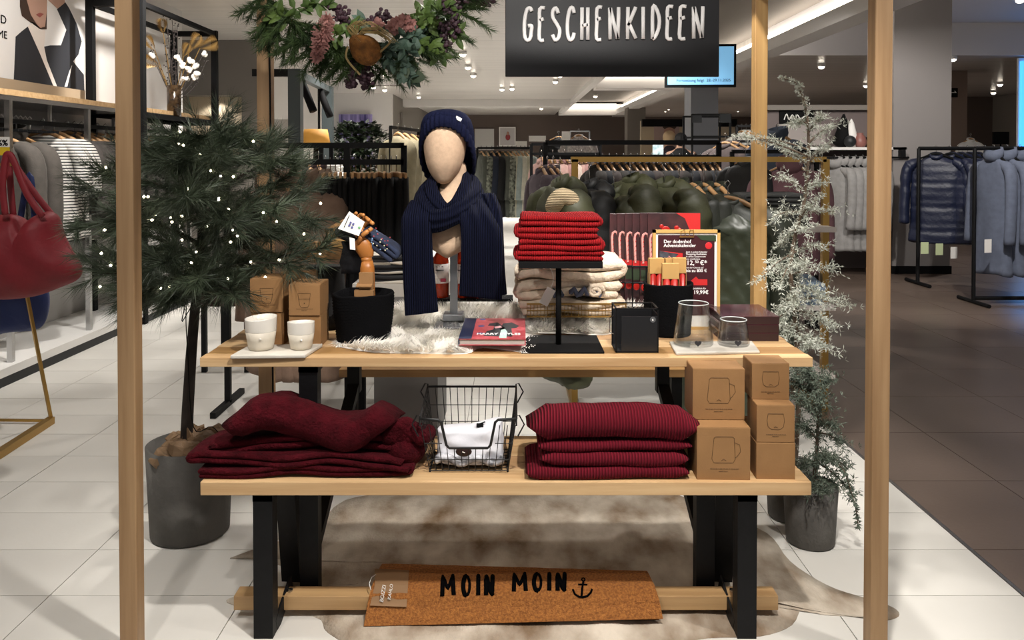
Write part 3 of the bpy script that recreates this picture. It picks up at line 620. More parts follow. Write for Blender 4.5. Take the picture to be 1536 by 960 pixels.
o = MB().b2((WX(507, 19.8), 19.9, WZ(250, 19.8)), (WX(557, 19.8), 19.97, WZ(171, 19.8))).build('wall_print', M('print_violet', '#3d3770', .5, col2='#a59ad0', vscale=3.2, stretch=(4, 1, .2))); tag(o, 'violet striped print on the white end wall above the plant', 'picture')
t = thing('wall_picture', 'dark grey framed board with red strip right of the white end wall', 'picture', (-2.99, 21.5, 1.4)); MB().b2((0, 0, 0), (.05, 2.2, 1.15)).build('board', M_GREY, t); MB().b2((.05, 1.2, 0), (.07, 1.7, .6)).build('strip', M('red_board', '#8a2f2a', .6), t)

# ---- centre rear racks
def clothes_line(label, group, px0, px1, Y, z, n, cols, L=.85, rz=70, name='hanging_garment', cat='garment', hw=.2, wood=True, kind='coat', sl=.55):
    p = coat(name, 'x', cat, cols[0], L, hw, .085, sl, wood=wood, seed=n+px0) if kind == 'coat' else trouser(name, 'x', cat, cols[0], L)
    row(p, (WX(px0, Y), Y), (WX(px1, Y), Y), n, R(-rz), label, group, z, .15, mats=cols); kill(p)
cm = cloth_mat
rack('far black rack with dark and pale blouses right of the mannequin head', (WX(716, 11), 11), (WX(797, 11), 11), WZ(222, 11), BLACK, .03)
clothes_line('dark or patterned blouse, {n} on the far rack right of the mannequin head', 'blouses on the far black rack', 722, 762, 11, WZ(222, 11), 6, [cm('g1', '#4a4d45'), M('leaf_print', '#20231d', .9, col2='#8d9182', vscale=26), cm('g2', '#1b2130'), BLKC], .85)
clothes_line('pale shirt, {n} of the pale ones on the far rack right of the mannequin', 'pale shirts on the far black rack', 768, 794, 11, WZ(222, 11), 5, [cm('g3', '#aba894'), cm('g4', '#8f9a96'), cm('g5', '#b9b6a6')], .85)
rack('black double-bar rack with pink and mauve tops behind the olive parkas', (WX(797, 8.2), 8.2), (WX(900, 8.2), 8.2), WZ(231, 8.2), BLACK, .03, top2=.1)
clothes_line('dusty pink top, {n} on the double-bar rack behind the parkas', 'pink tops on the double-bar rack', 812, 872, 8.4, WZ(229, 8.4), 8, [cm('p1', '#a08078'), cm('p2', '#8d6a66'), cm('p3', '#b5a59a')], .7)
clothes_line('mauve grey cardigan, {n} of three left of the olive parka', 'mauve cardigans beside the olive parkas', 812, 830, 6.3, WZ(240, 6.3), 3, [cm('p4', '#4c4148')], .8)
t = thing('mannequin_torso', 'black jacket on a display torso on the rear table', 'jacket', (WX(838, 12), 12, 0)); c_ = coat('jacket', 'x', 'x', BLKC, .6, .22, .1, .5, hood=1); 
for ch in list(c_.children): ch.parent = t; ch.location = (0, 0, WZ(200, 12))
bpy.data.objects.remove(c_); MB().tube([(0, 0, 0), (0, 0, WZ(205, 12))], .02).build('stand', CHROME, t)
o = coat('patterned_blouse', 'pale patterned top hung high behind the double-bar rack', 'top', M('grey_print', '#8d8583', .9, col2='#c9c2be', vscale=40), .7, .2, .09, .5, seed=8); o.location = (WX(868, 11), 11, WZ(197, 11)); o.rotation_euler.z = R(-25); rack('tall thin chrome rack with one pale patterned blouse behind the parkas', (WX(855, 11), 11), (WX(884, 11), 11), WZ(197, 11), CHROME, .02)
t = thing('price_board', 'white square price board standing above the double-bar rack', 'sign', W(849, 204, 10.5)); MB().box((0, 0, 0), (.11, .01, .12)).build('board', PAPER, t); MB().tube([(0, .01, -.06), (0, .01, -WZ(204, 10.5)+.01)], .008).build('stem', CHROME, t); MB().lathe([(.12, -WZ(204, 10.5)), (.12, -WZ(204, 10.5)+.012)], 20).build('base_plate', CHROME, t)
for i, (px, py, w_) in enumerate([(806, 208, .24), (782, 216, .16)]):
    o = MB().box((0, 0, 0), (w_, .01, .08)).build('rack_sign', PAPER); o.location = W(px, py, 11.3); tag(o, ['long white sign strip above the far rack', 'short white sign strip above the pale shirts'][i], 'sign')
rack('wide black square-tube rack behind the brass rail', (WX(818, 7), 7), (WX(1078, 7), 7), WZ(236, 7), BLACK, .04, top2=.13)
clothes_line('dark top on wooden hanger, {n} on the wide black rack behind the brass rail', 'tops on the wide black rack', 893, 1072, 7, WZ(236, 7), 18, [cm('d1', '#26221f'), cm('d2', '#1d1f25'), cm('d3', '#3b3230')], .75, 78)
t = thing('black_tower_rack', 'tall open black cube frame in front of the blue-grey column', 'display frame', (WX(1038, 12), 12, 0)); tw = WX(1095, 12)-WX(1038, 12)
for x in (0, tw):
    for y in (0, .6): MB().bar((x, y, 0), (x, y, WZ(171, 12)), .03).build('upright', BLACK, t)
for z in (WZ(172, 12), WZ(205, 12)):
    for y in (0, .6): MB().bar((0, y, z), (tw, y, z), .03).build('crossbar', BLACK, t)
MB().b2((0, -.02, WZ(184, 12)), (.14, .02, WZ(173, 12))).build('sign_board', DKMET, t); MB().b2((tw-.16, -.02, WZ(184, 12)), (tw, .02, WZ(171, 12))).build('sign_board', DKMET, t)
clothes_line('taupe quilted jacket, {n} of two hanging right of the wide black rack', 'taupe jackets by the right rear post', 1088, 1100, 7.6, WZ(205, 7.6), 2, [cm('t1', '#5d5352')], .9, 40)
clothes_line('white blouse, {n} of three on the rail beside the right rear post', 'white blouses by the right rear post', 1112, 1126, 9.5, WZ(190, 9.5), 3, [cm('t2', '#c7c4bd')], .7, 60)
clothes_line('black jacket, {n} of three on the rail beside the right rear post', 'black jackets by the right rear post', 1112, 1128, 8.2, WZ(212, 8.2), 3, [BLKC], .9, 60)
rack('thin rail with white blouses beside the right rear post', (WX(1105, 9.5), 9.5), (WX(1135, 9.5), 9.5), WZ(189, 9.5), BLACK, .025)
rack('thin dark rail with black jackets beside the right rear post', (WX(1100, 8.2), 8.2), (WX(1140, 8.2), 8.2), WZ(212, 8.2), BLACK, .025)
# posters on the far wall
t = thing('wall_poster', 'framed white poster with red figure on the far wall', 'poster', W(761, 205, 29.9)); MB().box((0, 0, 0), (.62, .04, .72)).build('frame', WHITE, t); MB().box((0, -.025, 0), (.54, .01, .64)).build('print', M('poster_grey', '#b9b4b4', .6), t)
MB().ball((.02, -.035, -.02), (.09, .008, .12), 12, 6).build('figure', M('poster_red', '#8a2f33', .7), t); MB().ball((.02, -.04, .12), (.05, .008, .07), 10, 6).build('figure_head', M('poster_skin', '#a07a68', .7), t)
o = MB().b2((WX(712, 29.8), 29.9, WZ(225, 29.8)), (WX(741, 29.8), 29.97, WZ(193, 29.8))).build('blank_picture', M('panel_pale', '#b9b7b3', .4)); tag(o, 'blank pale panel on the far wall beside the mannequin hat', 'panel')
t = thing('portal_poster', 'large pale poster with a face behind the two shoppers', 'poster', (WX(1000, 22.4), 22.44, WZ(205, 22.4))); MB().box((0, 0, 0), (.7, .03, .75)).build('print', M('poster_blush', '#a58f88', .6), t)
MB().ball((.08, -.02, .1), (.16, .008, .22), 14, 8).build('figure_head', M('poster_skin', '#a07a68', .7), t); MB().ball((.08, -.02, .3), (.2, .006, .12), 14, 8).build('figure_hair', M('poster_hair', '#3b2a22', .7), t)
# two shoppers far back (one continuous body each)
def person(name, label, x, y, coat_m, hair_m, rz, h=1.68):
    t = thing(name, label, 'person', (x, y, 0), rz); s = h/1.7
    V = [(0, 0, .95), (0, 0, 1.2), (0, .0, 1.4), (0, 0, 1.47), (0, -.01, 1.6), (0, -.01, 1.68), (.18, 0, 1.38), (.23, -.02, 1.1), (.2, -.16, .95), (-.18, 0, 1.38), (-.23, -.02, 1.1), (-.2, -.16, .95), (.1, 0, .88), (.11, 0, .48), (.11, .02, .08), (.11, -.12, .04), (-.1, 0, .88), (-.11, 0, .48), (-.11, .02, .08), (-.11, -.12, .04)]
    E = [(0, 1), (1, 2), (2, 3), (3, 4), (4, 5), (2, 6), (6, 7), (7, 8), (2, 9), (9, 10), (10, 11), (0, 12), (12, 13), (13, 14), (14, 15), (0, 16), (16, 17), (17, 18), (18, 19)]
    rad = [.16, .15, .14, .055, .085, .07, .075, .05, .035, .075, .05, .035, .09, .06, .045, .035, .09, .06, .045, .035]
    me = bpy.data.meshes.new('body'); me.from_pydata([(a*s, b*s, c*s) for a, b, c in V], E, []); o = bpy.data.objects.new('body', me); COL.objects.link(o); o.parent = t
    o.modifiers.new('skin', 'SKIN'); 
    for i, v in enumerate(me.skin_vertices[0].data): v.radius = (rad[i]*s, rad[i]*s); v.use_root = (i == 0)
    o.modifiers.new('s', 'SUBSURF').levels = 2; o.modifiers['s'].render_levels = 2; me.materials.append(M('skin_tone', '#b08a74', .6))
    MB().loft([[(a*s*math.cos(2*PI*k/20), (b*s)*math.sin(2*PI*k/20), z*s) for k in range(20)] for a, b, z in [(.27, .2, .55), (.25, .19, .9), (.24, .18, 1.2), (.23, .15, 1.36), (.12, .1, 1.45), (.07, .07, 1.49)]]).build('coat', coat_m, t, True)
    for sx in (-1, 1): MB().tube([(sx*.18*s, 0, 1.38*s), (sx*.24*s, -.02, 1.1*s), (sx*.2*s, -.18, .97*s)], [.085*s, .07*s, .055*s], 10).build('sleeve', coat_m, t, True)
    for sx in (-1, 1): MB().tube([(sx*.1*s, 0, .6*s), (sx*.11*s, 0, .05)], [.09, .07], 10).build('trouser_leg', BLKC, t, True)
    MB().ball((0, .015, 1.63*s), (.105*s, .115*s, .115*s), 14, 9).build('hair', hair_m, t, True)
    return t
person('person', 'shopper with short blond hair in a dark coat, far back right of centre', WX(1003, 14), 14, M('coat_plum', '#2a2028', .9), M('hair_blond', '#b49a78', .8), R(200), 1.78)
person('person', 'dark-haired shopper in black seen from behind, far back right of centre', WX(1021, 13.2), 13.2, BLKC, M('hair_dark', '#0c0a0a', .8), R(170), 1.72)
o = thing('display_card', 'x', 'sign', W(987, 224, 13.0)); MB().box((0, 0, 0), (.17, .03, .17)).build('card', M('card_teal', '#7aa9b4', .6, col2='#e6e9ea', vscale=14), o); MB().tube([(0, .03, -.08), (0, .03, -WZ(224, 13)+.005)], .015).build('stem', CHROME, o); tag(o, 'small teal and white display card beside the shoppers', 'sign')

# ------------------------------------------------------------------ left wall side
# poster of a woman in a dark coat (a flat print on the wall)
t = thing('wall_poster', 'big fashion poster of a woman in a dark coat on the left wall', 'poster', (-3.59, 0, 0)); PX = 0
def PW(px, py):   # pixel -> on the wall plane x=-3.59
    d = ray(px, py); q = Vector((0, 0, H))+d*(-3.585/d.x); return Vector((0, q.y, q.z))
def flat(par, name, pts, mat, k): MB().poly([PW(a, b)+Vector((.002*k, 0, 0)) for a, b in pts], (.0018, 0, 0)).build(name, mat, par)
flat(t, 'sheet', [(-60, -120), (130, -70), (128, 137), (-60, 117)], M('poster_white', '#d9d7d5', .5), 0)
CO = M('poster_coat', '#23252b', .7); SK = M('poster_face', '#b08d7c', .6)
flat(t, 'printed_coat', [(21, 122), (23, 80), (24, 55), (33, 47), (42, 40), (50, 50), (66, 70), (76, 68), (92, 68), (100, 45), (86, 14), (98, 3), (104, 12), (115, 35), (123, 62), (118, 82), (110, 92), (126, 112), (127, 137), (84, 131)], CO, 1)
flat(t, 'printed_gap', [(104, 107), (108, 98), (101, 130), (97, 130)], M('poster_white', '#d9d7d5', .5), 2)
flat(t, 'printed_shirt', [(42, 40), (48, 32), (68, 46), (66, 70), (70, 90), (86, 131), (81, 131), (60, 80)], M('poster_shirt', '#d8cfc8', .6), 2)
flat(t, 'printed_hair', [(30, -30), (30, 10), (33, 24), (42, 31), (60, 44), (70, 44), (71, -30)], M('poster_hair', '#3b2a22', .7), 2)
flat(t, 'printed_face', [(38, -30), (40, 0), (46, 22), (54, 35), (60, 42), (67, 40), (70, 15), (70, -30)], SK, 3)
flat(t, 'printed_lips', [(53, 22), (59, 19), (65, 21), (59, 26)], M('poster_lips', '#8a4a44', .6), 4)
flat(t, 'printed_hand', [(72, 0), (80, -14), (95, -10), (97, 4), (86, 13)], SK, 3)
for body, px, py, s_ in (('D', 0, 34, .085), ('ME', -4, 55, .075)):
    q = PW(px, py); text(body, INK, t, s_, (.008, q.y, q.z), (R(90), 0, R(90)), sx=1.1)
# ledge board on the wall under the poster
t = thing('wall_ledge', 'beige wooden ledge below the fashion poster', 'ledge', (-3.59, 0, 0)); a, b = PW(-40, 140), PW(110, 150)
MB().b2((0, a.y, 1.76), (.1, b.y, 1.9)).build('board', M('ledge_beige', '#9c8b74', .6), t)
# chrome wall rack with wooden top
rx = -3.05; ry0, ry1 = 3.8, 8.2; rt = 1.75
t = thing('wall_rack', 'long chrome wall rack with pale wooden top and white plinth on the left', 'clothes rack', (rx, ry0, 0)); LN = ry1-ry0
MB().b2((-.5, 0, rt-.02), (.03, LN, rt+.015)).build('top_board', OAKL, t); MB().b2((-.52, -.1, .06), (.06, LN, .11)).build('plinth', WHITE, t)
MB().b2((-.02, -.1, 0), (.05, LN, .055)).build('plinth_base', DKMET, t)
MB().b2((-.5, 0, rt-.05), (.02, LN, rt-.02)).build('top_frame', CHROME, t); MB().bar((-.2, 0, rt-.16), (-.2, LN, rt-.16), .03).build('hanging_bar', BLACK, t)
for y in (1.05, 1.95, 2.85, 3.75):
    MB().bar((.0, y, .1), (.0, y, rt-.03), .032).build('upright', CHROME, t); MB().bar((-.2, y-.12, rt-.16), (-.2, y-.12, rt-.03), .02).build('bracket', CHROME, t)
GRW = cm('coat_heather', '#4d4843'); STR = M('striped_jersey', '#d9d6cf', .9, stripes=('#1d1d22', 2, .021, .36)); GRD = cm('top_grey', '#4b4643'); CRM = cm('top_cream', '#c9c2b4')
hz_ = rt-.16
p = coat('grey_coat', 'x', 'coat', GRW, .82, .21, .1, .6, collar='big', sw=.065, seed=51)
for i, y in enumerate((5.02, 5.2)): o = dup(p, (rx-.2, y, hz_-.03), R(12), ['heather grey coat with stand collar on the left wall rack, foremost', 'heather grey coat behind the foremost one on the left wall rack'][i], None)
kill(p)
p = coat('striped_shirt', 'x', 'shirt', STR, .72, .21, .085, .34, collar='none', sw=.07, seed=52)
for i, y in enumerate((5.55, 5.68)): o = dup(p, (rx-.2, y, hz_), R(16), ['black and white striped jersey shirt on the left wall rack, in front', 'black and white striped shirt half hidden behind the first'][i])
kill(p)
p = coat('grey_pullover', 'x', 'pullover', GRD, .75, .2, .08, .5, seed=53)
row(p, (rx-.2, 5.85), (rx-.2, 6.15), 4, R(15), 'dark grey pullover, {n} of four behind the striped shirts on the wall rack', 'grey tops on the left wall rack', hz_)
row(p, (rx-.2, 6.4), (rx-.2, 7.6), 7, R(15), 'dark garment, {n} of seven farther back on the left wall rack', 'dark garments at the back of the wall rack', hz_, mats=[GRD, cm('top_dark', '#37322f')]); kill(p)
o = coat('cream_pullover', 'cream top between grey tops on the left wall rack', 'top', CRM, .78, .2, .08, .5, seed=54); o.location = (rx-.2, 6.28, hz_); o.rotation_euler.z = R(15)
for i in range(14):
    h = thing('clothes_hanger', 'empty black clip hanger, %s along the bar of the left wall rack' % ORD[i], 'hanger', (rx-.2, 4.75+.05*i, hz_+.005), R(10), 'empty hangers on the left wall rack'); MB().tube([(.01, 0, .02), (0, 0, .034), (-.016, 0, .02), (0, 0, -.02), (0, 0, -.07)], .004, 5).build('hook', WHITE, h); MB().box((0, 0, -.07), (.36, .01, .015)).build('clip_bar', BLK2, h)
# black cube shelf with vase
t = thing('cube_shelf', 'tall open black frame shelf against the left wall', 'shelf', (-3.41, 6.49, 0)); sw_, sd, sz = .41, 1.6, 2.63
for x in (0, sw_):
    for y in (0, sd): MB().bar((x, y, 0), (x, y, sz), .055).build('upright', BLK2, t)
for z in (sz-.03, 1.7):
    for y in (0, sd): MB().bar((0, y, z), (sw_, y, z), .05).build('crossbar', BLK2, t)
    for x in (0, sw_): MB().bar((x, 0, z), (x, sd, z), .04).build('sidebar', BLK2, t)
for z in (1.72, 1.1, .5): MB().b2((0, 0, z-.02), (sw_, sd, z)).build('shelf_board', M('shelf_black', '#16161a', .15), t)
vx, vy = WX(262, 7.2), 7.2
t = thing('vase', 'dark mottled glass cylinder vase with dried stems on the black shelf', 'vase', (vx, vy, 1.721)); MB().lathe([(.06, 0), (.063, .28), (.055, .28), (.05, .02)], 22).build('glass_body', M('vase_amber', '#120b07', .15, col2='#40301f', vscale=26, bump=.003, bscale=40), t, True)
GLD = M('dried_gold', '#7f6438', .4, .5); WFL = M('dried_white', '#e2ded6', .8); DST = M('dark_stem', '#2a2320', .8)
t = thing('dried_bouquet', 'bouquet of gold fern fans, white blooms and dark berry stems in the mottled vase', 'bouquet', (vx, vy, 1.74))
rr = random.Random(3)
def wpt(px, py): q = W(px, py, vy); return q-Vector((vx, vy, 1.74))
for (px, py, s_, ang) in [(238, 98, .2, 160), (232, 75, .14, 120), (245, 50, .13, 90), (285, 75, .17, 50), (300, 72, .18, 20), (275, 85, .13, 60)]:
    e = wpt(px, py); mb = MB(); mb.tube(crv([(0, 0, .1), e*.5+Vector((0, 0, .05)), e], 4), .004, 5)
    d = Vector((math.cos(R(ang)), -.2, math.sin(R(ang))))
    for k in range(15):
        q = e+d*(s_*k/15)
        for sg in (-1, 1):
            u = Vector((-d.z, 0, d.x))*sg; l = s_*.55*math.sin(PI*(k+1.5)/17); tip = q+u*l*.8+d*l*.7+Vector((0, -.02, -l*.15)); mb.add([q, q+u*l*.35+d*(l*.3+.0035), tip, q+u*l*.45+d*(l*.3-.003)], [(0, 1, 2, 3)])
    mb.build('gold_frond', GLD, t)
for (px, py) in [(274, 97), (283, 105), (292, 100), (297, 113), (277, 118), (286, 92), (306, 80), (228, 84), (267, 88), (293, 117)]:
    e = wpt(px, py); mb = MB(); 
    for k in range(5): mb.ball(e+Vector((rr.uniform(-.02, .02), rr.uniform(-.02, .02), rr.uniform(-.02, .02))), rr.uniform(.015, .026), 8, 5)
    mb.build('white_bloom', WFL, t, True); MB().tube([(0, 0, .1), e], .003, 5).build('stem', DST, t)
for (px, py) in [(250, 28), (258, 30), (266, 38), (252, 55), (247, 66), (225, 70), (262, 48), (310, 90)]:
    e = wpt(px, py); mb = MB(); pts = crv([(0, 0, .1), e*.5+Vector((rr.uniform(-.03, .03), 0, 0)), e], 6); mb.tube(pts, .003, 5)
    for q in pts[5:]:
        for k in range(2): mb.ball(q+Vector((rr.uniform(-.03, .03), rr.uniform(-.02, .02), rr.uniform(-.02, .02))), .007, 6, 4)
    mb.build('berry_stem', DST, t)

# ---- gold stand with red and blue bags
t = thing('bag_stand', 'thin gold bag stand with square base bar at the left edge', 'stand', (WX(73, 4.05), 4.05, 0))
o3 = Vector((WX(73, 4.05), 4.05, 0)); top = W(2, 205, 3.9)-o3
MB().bar((0, 0, .02), tuple(W(38, 430, 3.95)-o3), .014).build('leg', GOLD, t); MB().bar(tuple(W(38, 430, 3.95)-o3), tuple(top), .014).build('post', GOLD, t)
MB().bar((0, 0, .018), tuple(G(-70, 725, .018)-o3), .035).build('foot', GOLD, t); MB().bar((0, 0, .015), (-.55, .02, .015), .012).build('base_bar', GOLD, t); MB().bar((-.55, .02, .02), tuple(top-Vector((.1, 0, 0))), .014).build('leg', GOLD, t)
MB().bar(tuple(W(-40, 247, 3.9)-o3), tuple(W(26, 247, 3.9)-o3), .014).build('hook_bar', GOLD, t)
def bag(name, label, outline, Y, dp, mat, strap, seed):
    c = W(sum(p[0] for p in outline)/len(outline), sum(p[1] for p in outline)/len(outline), Y); t = thing(name, label, 'bag', c); mb = MB(); rings = []
    out = crv([W(a, b, Y)-c for a, b in outline+[outline[0]]], 4)[:-1]
    SS = [.04, .2, .36, .52, .67, .8, .9, .97, 1.0]
    def rg(s_, sg): return [(p.x*s_, sg*dp*(1-s_**3)**.6+.018*nz(p.x*s_*7+seed, p.z*s_*4, sg)+.010*math.sin(p.x*s_*26+p.z*s_*14+seed)*(1-s_**6), p.z*s_+.008*nz(p.x*9, p.z*9, seed)) for p in out]
    rings = [rg(q, -1) for q in SS]+[rg(q, 1) for q in SS[::-1]]
    mb.loft(rings).build('body', mat, t, True, sub=1)
    for i, st in enumerate(strap): MB().tube(crv([W(a, b, Y+(.05 if i else -.09))-c for a, b in st], 5), .017, 8, flat=(1, .5, 1)).build('strap', mat, t, True)
    return t
RED = M('bag_red', '#7a1420', .6, var=.08, vscale=10, bump=.006, bscale=12, sheen=.1); BLU = M('bag_blue', '#14285e', .6, bump=.006, bscale=12, sheen=.1)
bag('shoulder_bag', 'large slouchy dark red shoulder bag hanging on the gold stand', [(-22, 335), (-10, 325), (24, 322), (42, 345), (58, 322), (84, 322), (98, 360), (124, 408), (100, 428), (40, 447), (-25, 445), (-40, 400)], 3.85, .12, RED,
    [[(8, 322), (4, 280), (8, 238), (14, 232), (22, 245), (40, 290), (64, 325)], [(20, 325), (16, 280), (14, 236), (24, 250), (52, 290), (80, 325)]], 1)
bag('shoulder_bag', 'blue slouchy shoulder bag hanging behind and below the red one', [(-30, 420), (10, 430), (62, 425), (72, 455), (66, 485), (50, 495), (5, 500), (-30, 510)], 4.15, .1, BLU, [[(10, 432), (30, 330), (44, 262), (52, 330), (58, 430)]], 2)
t = thing('sale_sign', 'yellow and white percent sign clipped on the gold stand', 'sign', W(2, 220, 3.86)); MB().box((0, 0, .022), (.08, .006, .05)).build('white_half', PAPER, t); MB().box((0, 0, -.022), (.08, .006, .04)).build('yellow_half', M('sign_yellow', '#d9b81e', .5), t)
text('%%', INK, t, .04, (-.02, -.005, .005), bold=.001)
# white low wall and bits seen under the left rack
o = MB().b2((-3.55, 5.2, .11), (-3.5, 6.6, .8)).build('plinth_backboard', M('panel_pale', '#b9b7b3', .4)); tag(o, 'pale board standing on the plinth behind the bags', 'panel')
# ---- rear display table with folded clothes beyond the black basket
t = thing('display_plinth', 'grey box table with folded clothes behind the woven basket', 'table', (WX(592, 3.75), 3.75, 0)); MB().b2((-.1, 0, .0), (.2, .5, .70)).build('plinth_box', M('plinth_grey', '#6d6a67', .7), t); MB().b2((-.2, 0, .7), (.25, .5, .76)).build('tabletop', M('plinth_top', '#b8b3ab', .6), t)
ZEB = M('zebra_knit', '#141416', .9, col2='#ddd5c8', vscale=3, stretch=(1.2, 1.2, 14))
for nd in ZEB.node_tree.nodes:
    if nd.type == 'VALTORGB': nd.color_ramp.interpolation = 'CONSTANT'; nd.color_ramp.elements[0].position = 0; nd.color_ramp.elements[1].position = .5
    if nd.type == 'TEX_NOISE': nd.inputs['Detail'].default_value = 1; STARS = M('star_print', '#12182a', .9, col2='#25304a', vscale=30)
pile('folded_pyjama', ['black and cream zebra-striped folded top at the bottom of its pile', 'zebra-striped folded top in the middle of its pile', 'zebra-striped folded top on the pile behind the wooden hand'], [ZEB], 3, (WX(588, 3.75), 3.9, .761), .24, .28, .022, 'zebra tops on the grey box table', amp=.012)
t = thing('side_table', 'dark side table with white folded tops left of the mannequin', 'table', (WX(566, 5.2), 5.2, 0)); MB().b2((-.2, -.3, WZ(316, 5.2)-.03), (.16, .3, WZ(316, 5.2))).build('tabletop', M_GREY, t)
for x in (-.18, .14): MB().bar((x, -.27, 0), (x, -.27, WZ(316, 5.2)-.03), .02).build('leg', CHROME, t)
pile('folded_tee', ['white folded top lowest on the dark side table', 'white folded top in the middle on the dark side table', 'white folded top uppermost on the dark side table'], [PAPER], 3, (WX(562, 5.2), 5.1, WZ(316, 5.2)+.001), .2, .2, .014, 'white folded tops on the side table')
# small framing bits at lower left rear
t = thing('low_bench', 'low black-legged brown cube seat behind the pine trunk', 'stool', (WX(326, 5.0), 5.0, 0)); MB().b2((-.13, 0, .42), (.2, .4, .62)).build('seat', M('seat_brown', '#4a3a34', .7), t)
for x in (-.1, .17): MB().bar((x, .03, 0), (x, .03, .42), .03).build('leg', BLACK, t); MB().bar((x, .37, 0), (x, .37, .42), .03).build('leg', BLACK, t)
# ================================================================== PAVILION, SIGN
t = thing('wooden_pavilion', 'square wooden post frame standing around the display table', 'display frame', (0, 2.1, 0)); zt = 2.1
PW_ = {}
for nm, x, y, s_ in (('fl', -1.026, 2.14, .047), ('fr', .982, 2.14, .047), ('bl', -1.058, 3.44, .058), ('br', 1.062, 3.44, .055)):
    MB().b2((x-s_/2, y-s_/2-2.1, 0), (x+s_/2, y+s_/2-2.1, zt if nm[0] == 'f' else 2.045)).build('post', {'fl': OAKZ, 'fr': OAKZ, 'bl': OAKZ, 'br': wood('oak_bright', '#c09a62', '#ab8350', 2)}[nm], t, bevel=.003)
MB().b2((-1.1, 1.31, 2.045), (1.1, 1.37, 2.1)).build('crossbar', BLK2, t); MB().b2((-1.1, .01, 2.1), (1.1, .07, 2.15)).build('crossbar', BLK2, t)
MB().b2((-1.07, .04, 2.1), (-1.02, 1.34, 2.15)).build('crossbar', BLK2, t); MB().b2((.96, .04, 2.1), (1.01, 1.34, 2.15)).build('crossbar', BLK2, t)
MB().b2((-.3, 1.315, 2.1), (-.26, 1.36, 2.2)).build('bracket', BLK2, t); MB().b2((-.3, .02, 2.15), (-.26, 1.36, 2.2)).build('crossbar', BLK2, t)
# dark cable down the left rear post
o = MB().tube(crv([(-1.025, 3.38, 2.04), (-1.022, 3.385, 1.6), (-1.026, 3.395, 1.2), (-1.02, 3.395, .5), (-1.022, 3.395, .012)], 5), .004, 6).build('power_cable', BLK2, None, True); tag(o, 'thin black cable running down the left rear post', 'cable')
Y = 2.85
t = thing('hanging_sign', 'big black hanging board lettered in white capitals', 'sign', (WX(918, Y), Y, WZ(115, Y)))
w0, w1 = WX(758, Y)-WX(918, Y), WX(1078, Y)-WX(918, Y); hs = .52
MB().b2((w0, 0, 0), (w1, .012, hs)).build('panel', M('sign_black', '#17171a', .45), t, bevel=.002)
def glyph(mb, ch, x0, x1, y0, y1, f, r, th=.0035):
    for st in GLY[ch]:
        pts = [f(x0+(x1-x0)*a, y0+(y1-y0)*(1-b)) for a, b in st]
        mb.tube(crv(pts, 3) if len(pts) > 4 and ch not in 'NM' else pts, r, 8)
o3 = Vector(t.location)
for ch, a, b in zip('GESCHENKIDEEN', (140, 232, 310, 407, 495, 587, 668, 778, 876, 930, 1025, 1103, 1187), (208, 288, 383, 472, 557, 643, 748, 855, 900, 1000, 1083, 1165, 1270)):
    mb = MB(); kx = 1/4.151; sl = -.011*(a-700)*kx
    glyph(mb, ch, 750+(a+10)*kx, 750+(b-10)*kx, (46)*kx+sl, 246*kx+sl, lambda x, y: Vector((WX(x, Y)-o3.x, -.003, WZ(y, Y)-o3.z)), .0067)
    mb.v = [(x, max(y, -.006) if y < -.003 else y, z) for x, y, z in mb.v]
    mb.build('letter', M('letter_white', '#f2f0ee', .6), t, True)
for x in (w0+.08, w1-.08): MB().tube([(x, .006, hs), (x, .006, CEIL-WZ(115, Y))], .002, 5).build('cable', BLK2, t)

# ================================================================== TABLE, BENCHES
t = thing('display_table', 'pale wooden trestle table with black steel legs, the upper display level', 'table', (0, 2.39, 0)); TZ = .754; tx0, tx1 = -.937, .903
BM = [OAKL, OAKD, OAKL, OAK, OAKL, OAKD, OAKL, OAK]; yb = [0, .05, .14, .235, .33, .425, .52, .6, .69]
for k in range(8): MB().b2((tx0+.002*(k % 2), yb[k]+.0008, TZ-.028), (tx1-.003*(k % 3), yb[k+1]-.0008, TZ-.0004*(k % 2))).build('board', BM[k], t, bevel=.0015)
for x in (-.617, .588):
    MB().b2((x-.028, .02, 0), (x+.028, .065, TZ-.028)).build('leg', BLACK, t)
    MB().bar((x+.005, .05, .16), (x*.965, .62, .50), .042, .03).build('brace', BLACK, t)
    MB().bar((x*.965, .62, .47), (x*.965, .62, TZ-.028), .046).build('strut', BLACK, t)
    MB().b2((x-.03, .02, TZ-.05), (x+.03, .66, TZ-.028)).build('top_plate', BLACK, t)
t = thing('bench', 'pale wooden bench with black steel legs and low rail, the lower display level', 'bench', (0, 2.216, 0)); BZ = .449; bx_0, bx_1 = -.870, .836
yb = [0, .1, .2, .29, .374]
for k in range(4): MB().b2((bx_0, yb[k]+.0006, BZ-.038), (bx_1-.002*(k % 2), yb[k+1]-.0006, BZ)).build('board', [OAKL, OAK, OAKL, OAKL][k], t, bevel=.002)
for x in (-.70, .661):
    MB().b2((x-.027, .012, 0), (x+.027, .062, BZ-.038)).build('leg', BLACK, t)
    MB().bar((x, .245, BZ-.038), (x+.005, .305, .02), .06, .045).build('leg', BLACK, t)
    MB().b2((x-.028, .012, BZ-.06), (x+.028, .33, BZ-.038)).build('top_plate', BLACK, t)
    MB().bar((x+(.025 if x < 0 else -.025), .05, .012), (x+(.03 if x < 0 else -.03), .19, .07), .006, .05).build('gusset', BLACK, t)
MB().b2((WX(352, 2.36), .112, .024), (WX(1166, 2.36), .168, .066)).build('rail', wood('oak_rail', '#c4a070', '#a9855a', 0), t, bevel=.002)
for x in (-.66, .655): MB().lathe([(.009, .0665), (.009, .071), (.004, .073)], 10, (x, .14, 0)).build('bolt', CHROME, t)
